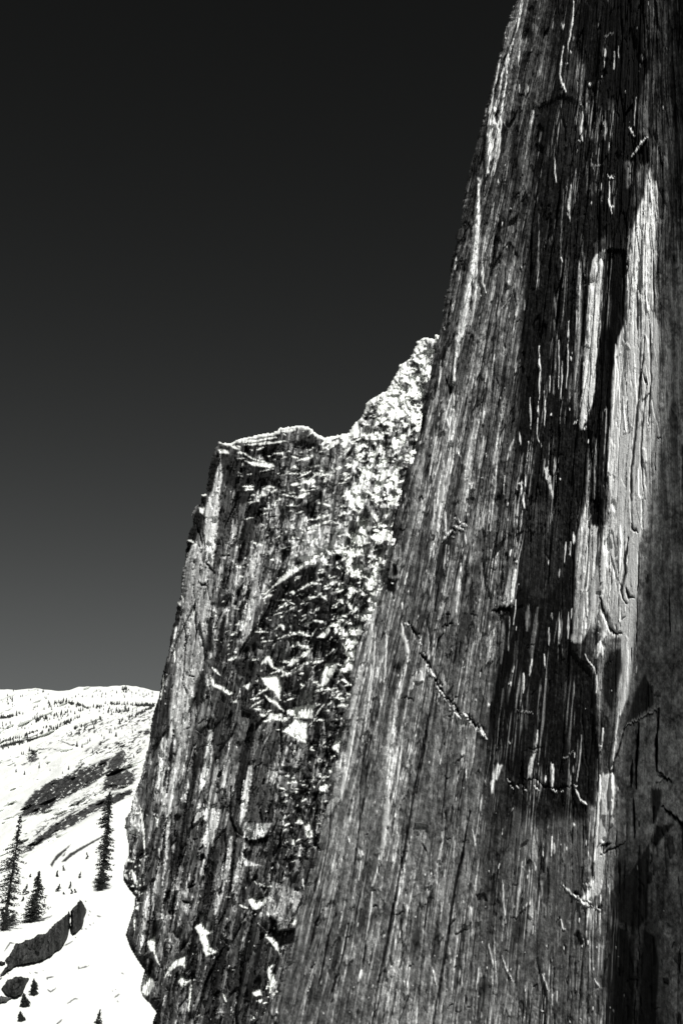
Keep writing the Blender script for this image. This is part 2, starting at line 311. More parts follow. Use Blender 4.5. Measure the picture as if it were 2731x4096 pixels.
FAR = """
@H
T 112 8: 520,1200 600,1150 640,1300 600,1600 560,1900 540,2200 490,2500 430,2750 400,2500 400,2352 450,2000 480,1700 500,1400
T 118 6: 650,1000 680,1000 690,1200 740,1300 720,1500 690,1700 670,2000 590,2200 550,2450 500,2700 505,2400 540,2000 600,1500
T 172 3: 800,330 820,500 800,700 775,1000 740,1230 690,1200 680,1000 690,750 720,650 760,550 780,400
T 34 6: 820,330 1000,400 1120,450 1090,600 1030,700 980,750 900,600 830,560
T 60 6: 808,600 900,650 880,900 840,1100 770,1250 785,900
T 28 4: 730,400 790,310 800,400 770,480 740,640 700,630
T 35 4: 800,250 880,260 880,300 800,292
S 1 2: 790,230 880,245 890,268 800,250/780,292 870,305 870,332 800,322/1000,388 1220,408 1240,430 1200,440 1060,424
s 1 3: 960,310 1060,370 1180,400/940,210 1110,180/950,230 1120,215/980,240 1250,200/1000,260 1200,235/1100,260 1330,225/1220,330 1300,320 1310,350/1370,350 1420,360/1500,350 1550,340/890,270 960,290
s 1 6: 1258,135 1300,120 1450,102 1540,140/1100,175 1250,155/1300,150 1400,140
S 1 2: 1330,470 1400,420 1440,450 1380,440/1460,560 1480,530 1540,520 1568,560 1520,580/1100,665 1150,635 1175,655 1160,670/1030,735 1110,692 1110,705
s 1 4: 1370,580 1450,570/1140,610 1190,615 1220,632 1270,605/1390,680 1480,670/1240,700 1240,760/1490,930 1560,920/1500,960 1568,935/930,1230 970,1240/950,1310 980,1315/1070,1040 1140,1060/1200,1175 1230,1180
T 150 4: 1500,960 1568,960 1568,1160 1450,1190 1480,1080
T 135 5: 1370,1030 1450,1020 1450,1130 1380,1180/1100,620 1200,640 1100,700 1060,720/1080,360 1140,330 1150,380/900,850 940,930 910,1020 880,1080
S 1 3: 1240,1385 1270,1330 1400,1240 1500,1180 1568,1160 1568,1182 1480,1210 1400,1270 1300,1350
T 32 6: 1230,1400 1400,1285 1568,1205 1568,1500 1300,1560 1180,1600
T 40 6: 1430,190 1568,170 1568,320 1430,290
T 128 4: 1060,1400 1120,1400 1080,1600 1040,1800 980,1870 970,1780 1020,1600/1040,1150 1130,1100 1100,1250 1040,1300/1160,1330 1200,1310 1150,1450 1090,1560/900,1330 960,1310 900,1550
T 26 5: 760,1530 870,1430 870,1560 800,1560/880,1850 930,1580 930,1700 900,1900/770,1900 800,1700 850,1600 830,1800 790,1980 750,2000/1290,1110 1370,1020 1370,1100 1300,1230/700,1720 740,1550 740,1900 700,1900
T 30 6: 1020,1830 1140,1680 1120,1870 940,1950 960,1900/900,1990 1000,1970 1100,2020 1060,2120 950,2110/1380,760 1568,700 1568,830 1400,800/600,2250 660,2080 700,2200 640,2352 590,2352
T 8 2: 630,1355 655,1370 690,1362 690,1385 650,1387
c 2 2: 550,2105 590,2115/515,2190 540,2250/680,1200 760,1290/1500,700 1505,880/1240,1400 1180,1600 1130,1800/500,1650 530,1800 500,2200
w 18 3: 400,1730 390,1900 350,2100 330,2300/470,1530 430,1700
T 25 4: 455,1545 495,1550 470,1700 420,1720
s 1 4: 460,1520 490,1535/655,658 690,660/540,1015 600,1040/590,1055 620,1050
s 1 2: 500,1450 510,1520/600,1540 590,1620 570,1680/440,1890 440,2000/360,2100 330,2300
T 28 5: 660,675 690,670 670,850 620,1000 560,1100 520,1150 530,1030 570,900 620,740
S 1 3: 630,760 680,770 670,812 640,800
s 1 5: 1270,1700 1300,1700 1310,1740/1350,1780 1450,1760 1520,1790/1230,2040 1300,2060/1430,1860 1520,1890/740,2040 800,2100/1060,1980 1090,1975/930,1960 870,1980/1480,1700 1530,1680
s 1 9: 1130,2010 1190,1965 1230,2040/1150,2130 1260,2130
S 1 3: 1290,2060 1340,2070 1338,2115/1330,2030 1400,1960 1430,1975 1400,2005/1500,1930 1530,1880 1430,1960/720,2100 760,2170 830,2190 900,2240 880,2260 800,2210 740,2190/980,2190 1050,2160 1020,2220 1000,2195
S 1 3: 1130,2120 1260,2110 1290,2200 1280,2300 1230,2230 1160,2180/1160,2260 1220,2310 1200,2320/890,2320 940,2290 930,2320
@Z
S 1 3: 1130,2925 1180,2880 1230,2890 1226,2972 1160,2940/1148,2842 1190,2830 1258,2817 1250,2872 1200,2872 1150,2856/1040,2854 1130,2855 1130,2885 1050,2868
s 1 5: 1060,2785 1100,2810 1135,2845
@F
s 1 5: 170,160 300,120/140,220 330,160/0,300 40,300/60,720 170,660 240,670/280,690 370,650/100,800 180,770/240,760 290,800/0,740 40,740/180,960 270,980/0,1060 100,1080/100,1260 170,1180/180,1460 220,1450/0,1180 60,1140/460,810 490,880/500,1560 440,1540/350,1650 460,1640
S 1 3: 0,600 100,510 180,460 200,470 100,540/290,398 460,400 460,425 300,432/470,380 600,390 600,440 480,440/210,1100 310,1010 310,1050 270,1100/0,1270 50,1240 60,1290 0,1330/520,260 560,210 620,200 640,220 560,290/260,430 290,470 280,520 240,480
T 150 5: 100,330 140,240 310,200 310,340 280,400 180,440 90,500 60,470
T 140 5: 330,300 440,200 440,390 330,390
S 1 4: 430,1110 500,1100 560,1150 480,1160/380,1360 490,1270 490,1350 430,1380/240,1400 280,1310 380,1310 350,1370 300,1450 250,1500/600,590 650,640 630,680/570,890 630,870 620,910 590,920
S 1 5: 400,1040 560,1000 560,1080 420,1090/420,1230 520,1200 500,1260
c 4 5: 460,460 420,600 390,750 350,920 310,1070 290,1200
T 12 3: 345,440 460,440 450,480 360,480
w 225 14: 720,660 690,800 640,950 620,1100
@G
S 1 4: 0,0 130,20 120,80 40,60/330,140 400,60 380,180/300,310 340,300 350,330 320,345/40,740 70,700 90,730/110,760 150,750 180,860 130,860/20,860 40,930 10,920
T 60 5: 0,1320 100,1260 130,1300 60,1500 0,1560
@I
T 175 3: 1030,290 1060,280 1050,450 1010,650 960,770 970,600 1000,430
w 160 3: 990,400 970,640
T 48 5: 1090,400 1220,440 1220,740 1000,740 1040,500
T 138 4: 1000,742 1210,747 1150,850 1060,880 990,860
T 14 5: 990,872 1100,892 1200,850 1180,900 1080,930 1000,900
T 165 3: 980,990 1010,1040 1130,1090 1060,1080 1010,1090 990,1040
s 1 4: 1120,1230 1160,1250 1210,1250/960,1400 1030,1430/1190,1490 1180,1460
T 10 3: 1130,1255 1210,1265 1200,1340 1160,1330
S 1 3: 1030,1360 1060,1345 1090,1370 1180,1340 1180,1370 1090,1440 1060,1430 1040,1390/1340,1545 1430,1510 1400,1555
T 100 6: 1190,1200 1460,1300 1450,1500 1330,1560 1320,1600 1250,1600 1200,1500 1180,1450
T 8 5: 1190,1490 1250,1530 1260,1610 1400,1595 1390,1700 1250,1750 1200,1620
c 4 8: 1290,800 1270,950 1220,1100 1200,1230
c 3.5 5: 890,450 880,700 930,830 900,1050 880,1250 850,1450 790,1550/430,0 400,300 380,500/550,500 510,720 480,1000 440,1250 420,1500 400,1620/600,150 580,400/1080,1460 1000,1750 950,2100 900,2352/850,1700 700,2000 600,2352
T 135 4: 700,100 740,100 730,260 700,400 640,500 640,400 690,200/760,640 810,640 800,730 740,860 680,930 650,900 700,760/710,0 740,0 730,100 700,120
T 120 4: 640,560 600,650 590,760 700,700/480,1300 550,1270 540,1350/480,1400 560,1390 540,1480
T 135 4: 820,1300 850,1050 880,850 900,850 880,1100 850,1200 820,1330 770,1480 750,1480 755,1380
w 138 8: 780,1300 760,1440
w 125 8: 440,350 400,600 380,850 360,1100 340,1250/340,50 320,300 300,500/220,1300 200,1500 160,1800
S 1 3: 600,1580 650,1540 690,1600 740,1620 690,1640 720,1740 780,1770 690,1810 650,1690 620,1600/350,1980 440,1850 520,1810 520,1900 480,1880 440,1900/490,1960 520,1990 570,2000 500,2060 470,2010
S 1 3: 220,1700 280,1660 280,1780 250,1770/230,1970 270,2000 270,2050 200,2150 150,2100 210,2020/110,1410 160,1405 150,1440 130,1442/1160,1660 1230,1660 1260,1700 1280,1800 1200,1690/1060,2100 1120,2080 1140,2120 1080,2130/1410,740 1450,700 1440,750
s 1 3: 570,2000 560,2150 550,2250/270,1780 320,1880/280,700 310,710 300,770/310,950 315,970/830,2110 850,2180/160,600 190,800 200,1000/120,1500 120,1600/690,560 720,580/200,1020 225,1010
s 1 6: 1190,1880 1200,2000/1230,1950 1200,2100/30,1080 60,1035 110,1050/100,1120 140,1250/40,1150 60,1190
c 3 3: 250,1220 240,1500 200,1800/20,1160 90,1280/660,920 640,960/720,1040 680,1110/500,1370 560,1385/550,1260 600,1240
w 175 3: 1320,680 1300,760/1460,1180 1470,1280/560,1150 530,1270
"""
# tone control points (x, y, grey) of the two faces
def pts(s): return np.array([[float(v) for v in t.split(',')] for t in s.split()], F32)
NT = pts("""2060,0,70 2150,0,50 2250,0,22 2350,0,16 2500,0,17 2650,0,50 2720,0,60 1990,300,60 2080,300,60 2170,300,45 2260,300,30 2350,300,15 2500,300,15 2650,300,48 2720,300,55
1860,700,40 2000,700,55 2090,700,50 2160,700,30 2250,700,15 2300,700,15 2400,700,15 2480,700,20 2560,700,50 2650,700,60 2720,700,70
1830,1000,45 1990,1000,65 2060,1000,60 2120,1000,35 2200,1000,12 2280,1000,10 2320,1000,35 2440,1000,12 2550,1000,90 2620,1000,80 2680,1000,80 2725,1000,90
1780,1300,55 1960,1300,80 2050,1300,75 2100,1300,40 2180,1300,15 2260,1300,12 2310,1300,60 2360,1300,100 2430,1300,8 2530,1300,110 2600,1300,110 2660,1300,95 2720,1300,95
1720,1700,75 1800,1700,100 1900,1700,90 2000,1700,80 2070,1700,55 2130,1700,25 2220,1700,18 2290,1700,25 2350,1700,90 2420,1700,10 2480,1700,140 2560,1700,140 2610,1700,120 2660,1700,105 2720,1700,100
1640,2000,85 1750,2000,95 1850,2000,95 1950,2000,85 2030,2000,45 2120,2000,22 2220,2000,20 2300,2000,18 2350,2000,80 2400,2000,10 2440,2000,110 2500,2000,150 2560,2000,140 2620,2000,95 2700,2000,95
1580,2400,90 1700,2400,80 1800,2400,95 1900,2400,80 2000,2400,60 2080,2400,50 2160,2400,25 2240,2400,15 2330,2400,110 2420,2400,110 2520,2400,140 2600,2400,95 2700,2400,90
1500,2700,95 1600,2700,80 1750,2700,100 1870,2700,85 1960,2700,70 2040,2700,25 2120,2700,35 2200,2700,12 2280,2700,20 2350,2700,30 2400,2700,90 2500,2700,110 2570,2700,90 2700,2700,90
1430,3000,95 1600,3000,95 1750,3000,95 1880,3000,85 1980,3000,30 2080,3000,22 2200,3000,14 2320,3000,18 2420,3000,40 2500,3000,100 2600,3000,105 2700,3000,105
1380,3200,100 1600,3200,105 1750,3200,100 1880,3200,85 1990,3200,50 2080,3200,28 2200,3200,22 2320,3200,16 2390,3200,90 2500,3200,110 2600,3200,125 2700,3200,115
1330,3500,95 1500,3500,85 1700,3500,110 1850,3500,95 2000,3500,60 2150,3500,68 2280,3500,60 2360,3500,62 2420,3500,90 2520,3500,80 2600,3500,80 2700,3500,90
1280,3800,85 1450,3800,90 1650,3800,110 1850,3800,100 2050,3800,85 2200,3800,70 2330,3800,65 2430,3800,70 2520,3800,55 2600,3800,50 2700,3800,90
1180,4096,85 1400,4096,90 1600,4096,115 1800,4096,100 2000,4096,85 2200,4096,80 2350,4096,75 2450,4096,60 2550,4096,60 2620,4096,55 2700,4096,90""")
FT = pts("""880,1800,60 960,1800,50 1050,1850,45 1000,2000,60 940,2000,90 1100,2000,90 1200,1900,90 1300,1900,80 1150,2200,110 1250,2200,110 1350,2100,110 1500,1900,120 1650,1500,110 1450,1700,100
760,2300,110 820,2400,105 880,2500,85 700,2600,90 850,2600,60 950,2500,90 1000,2400,110 1100,2400,70 1200,2450,50 1300,2500,60 1450,2300,90 1400,2600,70 620,2900,65 700,2850,80 780,2850,60 860,2900,60
950,2900,45 1050,2800,50 1150,2900,45 1250,2900,55 1350,2900,70 600,3200,75 680,3200,70 760,3200,60 830,3200,80 900,3200,70 980,3200,45 1060,3200,50 1150,3200,50 1250,3200,70 550,3300,100 560,3500,70 600,3600,80
700,3500,55 800,3600,60 900,3500,65 1000,3500,55 1100,3600,65 1200,3500,80 650,3800,55 750,3900,48 900,3900,50 1000,3900,45 1100,3900,55 1200,3900,80""")
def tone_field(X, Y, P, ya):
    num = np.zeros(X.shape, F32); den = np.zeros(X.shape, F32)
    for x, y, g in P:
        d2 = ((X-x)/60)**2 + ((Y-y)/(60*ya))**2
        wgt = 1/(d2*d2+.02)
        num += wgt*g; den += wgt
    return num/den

# ------------------------------------------------------------------ materials
def rock_mat(name, fine=1.0, bump=.35, rough=.75):
    m = bpy.data.materials.new(name); m.use_nodes = True; n = m.node_tree; n.nodes.clear(); l = n.links.new
    out = n.nodes.new('ShaderNodeOutputMaterial'); b = n.nodes.new('ShaderNodeBsdfPrincipled'); l(b.outputs[0], out.inputs[0])
    at = n.nodes.new('ShaderNodeAttribute'); at.attribute_name = 'tone'
    sn = n.nodes.new('ShaderNodeAttribute'); sn.attribute_name = 'snow'
    tc = n.nodes.new('ShaderNodeTexCoord')
    mp = n.nodes.new('ShaderNodeMapping'); mp.inputs['Scale'].default_value = (1.0, 1.0, .14); l(tc.outputs['Object'], mp.inputs[0])
    n1 = n.nodes.new('ShaderNodeTexNoise'); n1.inputs['Scale'].default_value = 1.1*fine; n1.inputs['Detail'].default_value = 6; n1.inputs['Roughness'].default_value = .65; l(mp.outputs[0], n1.inputs['Vector'])
    n2 = n.nodes.new('ShaderNodeTexNoise'); n2.inputs['Scale'].default_value = 2.2*fine; n2.inputs['Detail'].default_value = 5; n2.inputs['Roughness'].default_value = .7; l(tc.outputs['Object'], n2.inputs['Vector'])
    mr = n.nodes.new('ShaderNodeMapRange'); mr.inputs[1].default_value = .3; mr.inputs[2].default_value = .7; mr.inputs[3].default_value = .86; mr.inputs[4].default_value = 1.14; l(n1.outputs[0], mr.inputs[0])
    mr2 = n.nodes.new('ShaderNodeMapRange'); mr2.inputs[1].default_value = .3; mr2.inputs[2].default_value = .7; mr2.inputs[3].default_value = .8; mr2.inputs[4].default_value = 1.2; l(n2.outputs[0], mr2.inputs[0])
    mu = n.nodes.new('ShaderNodeMath'); mu.operation = 'MULTIPLY'; l(mr.outputs[0], mu.inputs[0]); l(mr2.outputs[0], mu.inputs[1])
    mc = n.nodes.new('ShaderNodeMath'); mc.operation = 'MULTIPLY'; mc.use_clamp = True; l(at.outputs['Fac'], mc.inputs[0]); l(mu.outputs[0], mc.inputs[1])
    mn = n.nodes.new('ShaderNodeMath'); mn.operation = 'MINIMUM'; mn.inputs[1].default_value = .85; l(mc.outputs[0], mn.inputs[0])
    cc = n.nodes.new('ShaderNodeCombineColor')
    for i, f in enumerate((.985, 1.0, .99)):
        q = n.nodes.new('ShaderNodeMath'); q.operation = 'MULTIPLY'; q.inputs[1].default_value = f; l(mn.outputs[0], q.inputs[0]); l(q.outputs[0], cc.inputs[i])
    mx = n.nodes.new('ShaderNodeMix'); mx.data_type = 'RGBA'; l(sn.outputs['Fac'], mx.inputs[0]); l(cc.outputs[0], mx.inputs[6]); mx.inputs[7].default_value = (.80, .82, .79, 1)
    l(mx.outputs[2], b.inputs['Base Color'])
    b.inputs['Roughness'].default_value = rough; b.inputs['Specular IOR Level'].default_value = .04
    ad = n.nodes.new('ShaderNodeMath'); ad.operation = 'ADD'; l(n1.outputs[0], ad.inputs[0]); l(n2.outputs[0], ad.inputs[1])
    bp = n.nodes.new('ShaderNodeBump'); bp.inputs['Strength'].default_value = bump; bp.inputs['Distance'].default_value = .7/fine; l(ad.outputs[0], bp.inputs['Height']); l(bp.outputs[0], b.inputs['Normal'])
    return m
def plain_mat(name, col, rough=.8, var=.25, scale=3.0):
    m = bpy.data.materials.new(name); m.use_nodes = True; n = m.node_tree; b = n.nodes['Principled BSDF']; l = n.links.new
    tc = n.nodes.new('ShaderNodeTexCoord'); no = n.nodes.new('ShaderNodeTexNoise'); no.inputs['Scale'].default_value = scale; no.inputs['Detail'].default_value = 4; l(tc.outputs['Object'], no.inputs['Vector'])
    mr = n.nodes.new('ShaderNodeMapRange'); mr.inputs[3].default_value = 1-var; mr.inputs[4].default_value = 1+var; l(no.outputs[0], mr.inputs[0])
    vm = n.nodes.new('ShaderNodeVectorMath'); vm.operation = 'SCALE'; vm.inputs[0].default_value = col; l(mr.outputs[0], vm.inputs['Scale']); l(vm.outputs[0], b.inputs['Base Color'])
    b.inputs['Roughness'].default_value = rough; b.inputs['Specular IOR Level'].default_value = .2
    return m
M_NEAR = rock_mat('granite_near', 1.0, .3)
M_FAR = rock_mat('granite_far', .6, .3)
M_HILL = rock_mat('hill_snow', .12, .2)
M_SLOPE = rock_mat('slope_snow', .5, .12)
M_NEEDLE = plain_mat('needles', (.03, .032, .03), .8)
M_BARK = plain_mat('bark', (.045, .045, .043), .9)
M_FLOOR = plain_mat('valley_forest', (.16, .16, .16), .9, .5, .01)

# ------------------------------------------------------------------ mesh makers
def quads_mesh(name, V, Q, tone=None, snow=None, mat=None, smooth=True):
    me = bpy.data.meshes.new(name)
    nv, nq = len(V), len(Q)
    me.vertices.add(nv); me.vertices.foreach_set('co', V.astype(F32).ravel())
    me.loops.add(nq*4); me.loops.foreach_set('vertex_index', Q.astype(np.int32).ravel())
    me.polygons.add(nq); me.polygons.foreach_set('loop_start', np.arange(0, nq*4, 4, dtype=np.int32)); me.polygons.foreach_set('loop_total', np.full(nq, 4, np.int32))
    me.polygons.foreach_set('use_smooth', np.full(nq, smooth, bool))
    me.update(calc_edges=True)
    for nm, a in (('tone', tone), ('snow', snow)):
        if a is not None:
            at = me.attributes.new(nm, 'FLOAT', 'POINT'); at.data.foreach_set('value', a.astype(F32).ravel())
    if mat: me.materials.append(mat)
    return me
def relief(name, X, Y, D, mask, tone, snow, mat, back=(.05, .05), parent=None, smooth=True, drop=0):
    """closed-back relief body: a gridded surface, plus side walls running back from its outline"""
    rx, ry, rz = ray(X, Y)
    V = np.stack([rx*D, ry*D, rz*D], -1).reshape(-1, 3)
    h, wd = X.shape; idx = np.arange(h*wd).reshape(h, wd)
    q = np.stack([idx[:-1, :-1], idx[1:, :-1], idx[1:, 1:], idx[:-1, 1:]], -1).reshape(-1, 4)
    mk = mask.ravel(); q = q[mk[q].all(1)]
    used = np.zeros(h*wd, bool); used[q.ravel()] = True
    remap = np.cumsum(used)-1; V = V[used]; q = remap[q]; t = tone.ravel()[used]; s = snow.ravel()[used]; DD = D.ravel()[used]
    e = np.concatenate([q[:, [0, 1]], q[:, [1, 2]], q[:, [2, 3]], q[:, [3, 0]]]); es = np.sort(e, 1)
    key = es[:, 0].astype(np.int64)*len(V)+es[:, 1]; u, inv, cnt = np.unique(key, return_inverse=True, return_counts=True)
    be = e[cnt[inv.ravel()] == 1]
    bv = np.unique(be); m2 = -np.ones(len(V), np.int64); m2[bv] = np.arange(len(bv))+len(V)
    nb = V[bv]*(1+back[0]); nb[:, 0] += back[1]*DD[bv]; nb[:, 2] -= drop*DD[bv]
    q2 = np.stack([be[:, 1], be[:, 0], m2[be[:, 0]], m2[be[:, 1]]], -1)
    V = np.concatenate([V, nb]); q = np.concatenate([q, q2]); t = np.concatenate([t, t[bv]]); s = np.concatenate([s, s[bv]])
    me = quads_mesh(name, V, q, t, s, mat, smooth)
    o = bpy.data.objects.new(name, me); COL.objects.link(o); o.parent = parent
    return o

def plane_depth(P0, h, tilt, X, Y):
    hx, hy = h; l = math.hypot(hx, hy); nx, ny = -hy/l, hx/l      # normal to the left of the wall's run
    n = (nx*math.cos(tilt), ny*math.cos(tilt), math.sin(tilt))
    k = n[0]*P0[0]+n[1]*P0[1]+n[2]*P0[2]
    rx, ry, rz = ray(X, Y)
    return (k/(n[0]*rx+n[1]*ry+n[2]*rz)).astype(F32)

def apply_feats(feats, X, Y, dep, grey, snow, xs, ys, sc, tex):
    for k, v, hw, P in feats:
        a = np.array(P); pad = hw*2+30
        i0, i1 = np.searchsorted(ys, [a[:, 1].min()-pad, a[:, 1].max()+pad])
        if i1-i0 < 2: continue
        cc = np.where((X[i0:i1].max(0) > a[:, 0].min()-pad) & (X[i0:i1].min(0) < a[:, 0].max()+pad))[0]
        if len(cc) < 2: continue
        j0, j1 = cc[0], cc[-1]+1
        sl_ = np.s_[i0:i1, j0:j1]; x = X[sl_]; y = Y[sl_]
        if k in 'TSF': m, sd = poly_mask(x, y, P, hw)
        else: m, _ = line_mask(x, y, P, hw)
        if k in 'Tw':
            vv = min(v*1.22, 252) if v > 120 else v*(1.12 if v > 60 else 1)
            grey[sl_] = grey[sl_]*(1-m)+vv*m*(tex[sl_] if v < 200 else 1)  # bright strokes paint sunlit slivers, as well as ice, into the tone
            if k == 'w' and v > 100: dep[sl_] -= m*sc*((.6 if v >= 235 else .35)*(1 if hw < 12 else (4.2 if v >= 235 else .3)))
            if k == 'T' and v < 20: dep[sl_] += m*.8*sc
        elif k == 'F':
            dep[sl_] += m*v*sc; grey[sl_] *= 1+m*(-.55*min(v, .9) if v > 0 else -.5*max(v, -.9))
        elif k == 'c':
            dep[sl_] += m*v*.33*sc; grey[sl_] *= 1-.8*m
        else: snow[sl_] = np.maximum(snow[sl_], m)

# ------------------------------------------------------------------ THE NEAR FACE
def near_edge(y):
    P = np.array([(0,2072),(75,2027),(125,2002),(175,1992),(260,1972),(310,1952),(433,1939),(505,1910),(599,1889),(664,1870),(758,1852),(837,1845),(902,1838),(960,1820),(1046,1806),(1125,1788),(1190,1773),(1284,1751),(1342,1742),(1390,1728),(1450,1718),(1535,1698),(1625,1678),(1740,1663),(1850,1638),(1950,1613),(2075,1588),(2140,1578),(2225,1558),(2310,1533),(2390,1513),(2480,1478),(2600,1433),(2700,1413),(2825,1393),(2915,1368),(3050,1353),(3120,1328),(3270,1288),(3395,1263),(3520,1238),(3620,1208),(3720,1183),(3800,1160),(3920,1110),(4040,1060),(4096,1035),(4400,930)])
    P = np.concatenate([[( -400, 2190)], P])
    return np.interp(y, P[:, 0], P[:, 1])
xs = np.concatenate([np.arange(1285, 2930, 2.4), 2930+np.cumsum(np.linspace(4, 60, 40))]).astype(F32)
ys = np.concatenate([-np.cumsum(np.linspace(4, 40, 24))[::-1], np.arange(0, 4110, 3.9), 4110+np.cumsum(np.linspace(4, 40, 20))]).astype(F32)
q, Y = np.meshgrid(xs, ys); q = q.astype(F32); Y = Y.astype(F32)      # q: which fall line of the face
X = (2600+(q-2600)*(Y+2150)/5150).astype(F32)
s_ = 3000*np.log((Y+2150)/5150)+3000            # how far down it
D = plane_depth((59, 200, 0), (-.41, 1.0), math.radians(12), X, Y)
SC = D/250
H = np.zeros(X.shape, F32); slab = np.ones(X.shape, F32)
wq = q + 12*vn(q/60, s_/260, 3) + 5*vn(q/20, s_/70, 4)
for (wx, wy, amp, sd) in ((50, 520, 3.6, 11), (20, 240, 1.5, 12), (8.5, 120, .6, 13)):
    f1, f2, cid, gx, gy = voro(wq/wx, s_/wy + .5*cid if sd > 11 else s_/wy, sd)
    slab *= (.72+.56*cid)*(1-.45*np.exp(-((f2-f1)/.06)**2)*(cid < .4))
    H += amp*(cid-.5) + amp*.55*gx + amp*.9*np.exp(-((f2-f1)/.07)**2)*(cid > .45)
rough = np.clip(.42+1.1*fbm(X/200, Y/300, 41, 2), .12, 1)
H = H*(.20+.30*rough)
H += .55*fbm(wq/34, s_/300, 21, 3) + rough*.15*fbm(wq/8, s_/60, 31, 3, .6)
H += rough*.36*fbm(X/13, Y/17, 51, 4, .7)
smoothband = sst(2400, 2480, X)*sst(900, 1300, Y)
H *= (1-.62*smoothband)*(1-.55*sst(2300, 3200, Y+.5*(X-1700)))
# shadowed right part: wide smooth slabs
H *= (1-.35*sst(2560, 2660, X))
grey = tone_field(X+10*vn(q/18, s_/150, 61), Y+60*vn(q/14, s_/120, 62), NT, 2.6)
grey *= 1+.2*sst(2640, 2680, X+(Y-1300)*.07*(Y > 1300))  # right strip's tone raised to stand in for skylight in its shadow
st = fbm(wq/5.5, s_/95, 71, 4, .7); st2 = fbm(wq/22, s_/500, 72, 3)
smz = sst(2200, 3100, Y+.5*(X-1700))*(1-.5*np.clip(1-np.abs(q-1420)/90, 0, 1))
grey = grey*np.clip(1+(.38*st+.34*st2)*(1-.62*smz), .25, 2.0)
grey *= np.clip(1+.7*fbm(X/12, Y/18, 81, 4, .8)+.35*fbm(X/60, Y/90, 84, 3), .35, 1.8)
grey *= 1+(slab-1)*(1-.5*smoothband)*(1-.62*smz)
dep0 = grey.copy(); grey = np.where(grey < 45, grey*(np.clip(grey, 1, 99)/45)**.6, grey)
snow = np.zeros(X.shape, F32); dep = H*SC
Xw = X+2.2*vn(q/5, s_/36, 91)+1.6*vn(X/7, Y/16, 92); Yw = Y+7*vn(q/5, s_/30, 93)
def near_dir(x, y):
    vx, vy = x-2600, y+2150; l = math.hypot(vx, vy); return vx/l, vy/l
def lit_part(x, y, R_): return x > near_edge(y)+6 and (R_.random() < (1 if x < 2080 or y > 3250 else .35))
pre = flakes(1, 900, (1040, -60, 2740, 4150), near_dir, (6, 44), (30, 330), .7, (.62, .30, .08), lit_part)
STAIN = [('T', 12, 9, [(2150,430),(2250,380),(2330,420),(2520,120),(2590,250),(2560,500),(2540,760),(2500,1000),(2500,1500),(2440,1700),(2400,2100),(2310,2120),(2290,2500),(2280,2600),(2370,2700),(2385,3050),(2375,3230),(2330,3205),(2290,3275),(2250,3235),(2215,3270),(2180,3190),(2130,3220),(2080,3150),(2010,3070),(1960,2980),(1955,2850),(1985,2700),(2010,2500),(2050,2400),(2075,2150),(2065,1950),(2070,1650),(2080,1300),(2120,900),(2140,600)]),
         ('T', 27, 16, [(2110,2010),(2230,1990),(2260,2280),(2150,2420),(2060,2300)]), ('T', 24, 14, [(2230,480),(2290,300),(2340,400),(2330,640),(2240,700)]),
         ('T', 62, 22, [(2060,3240),(2150,3300),(2230,3270),(2330,3290),(2320,3600),(2200,3720),(2060,3600)])]
def broken_ledge(seed, P, n, jit):
    R = random.Random(seed); out = []; P = np.array(P, float)
    for i in range(n):
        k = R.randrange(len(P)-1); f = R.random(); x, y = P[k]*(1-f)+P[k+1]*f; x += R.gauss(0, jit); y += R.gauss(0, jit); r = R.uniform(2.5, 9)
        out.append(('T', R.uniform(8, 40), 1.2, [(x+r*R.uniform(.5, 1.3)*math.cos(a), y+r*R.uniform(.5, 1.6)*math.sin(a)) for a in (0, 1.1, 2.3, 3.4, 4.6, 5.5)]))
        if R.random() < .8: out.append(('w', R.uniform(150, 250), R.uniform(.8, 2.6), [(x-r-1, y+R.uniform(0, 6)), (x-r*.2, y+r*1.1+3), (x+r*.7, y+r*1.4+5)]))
    return out
BL = broken_ledge(31, [(1625,2480),(1673,2545),(1700,2625),(1738,2705),(1765,2760),(1800,2812),(1830,2845),(1875,2865),(1905,2900),(1945,2950)], 62, 5)
BL += broken_ledge(32, [(2020,3120),(2100,3150),(2160,3145),(2230,3150),(2300,3140)], 13, 7)+broken_ledge(33, [(2290,3560),(2330,3600),(2410,3630)], 14, 5)+broken_ledge(34, [(1820,2075),(1860,2095),(1790,2130)], 14, 8)
feats = STAIN+BL+pre+parse(NEAR)+flakes(2, 520, (1040, -60, 2600, 4150), near_dir, (4, 14), (16, 120), .5, (.35, .28, .37), lit_part)
dd = np.zeros(X.shape, F32)
apply_feats(feats, Xw, Yw, dd, grey, snow, xs, ys, 1.0, np.clip(1+.45*fbm(wq/8, s_/160, 75, 4, .7)+.3*fbm(X/16, Y/22, 76, 3, .7), .5, 1.6))
dep += dd*SC
# thin pale slivers: ice, fresh edges and sun glints painted into the tone along the flakes in the dark water-stained zone
sl1 = sst(.62, .78, vn(wq/3.6, s_/75, 101)*.5+.5)*sst(.55, .8, vn(q/45, s_/160, 102)*.5+.5)
grey += 34*np.clip(fbm(X/9, Y/13, 106, 4, .8)+.05, 0, 1)*sst(2040, 2120, X)*(1-sst(2380, 2440, X))
grey += sl1*95*sst(1990, 2080, X)*(1-sst(2420, 2520, X))
sl2 = sst(.60, .8, vn(wq/3.2, s_/60, 103)*.5+.5)*sst(.4, .7, vn(q/50, s_/220, 104)*.5+.5)
grey += sl2*60*(1-sst(2020, 2120, X))
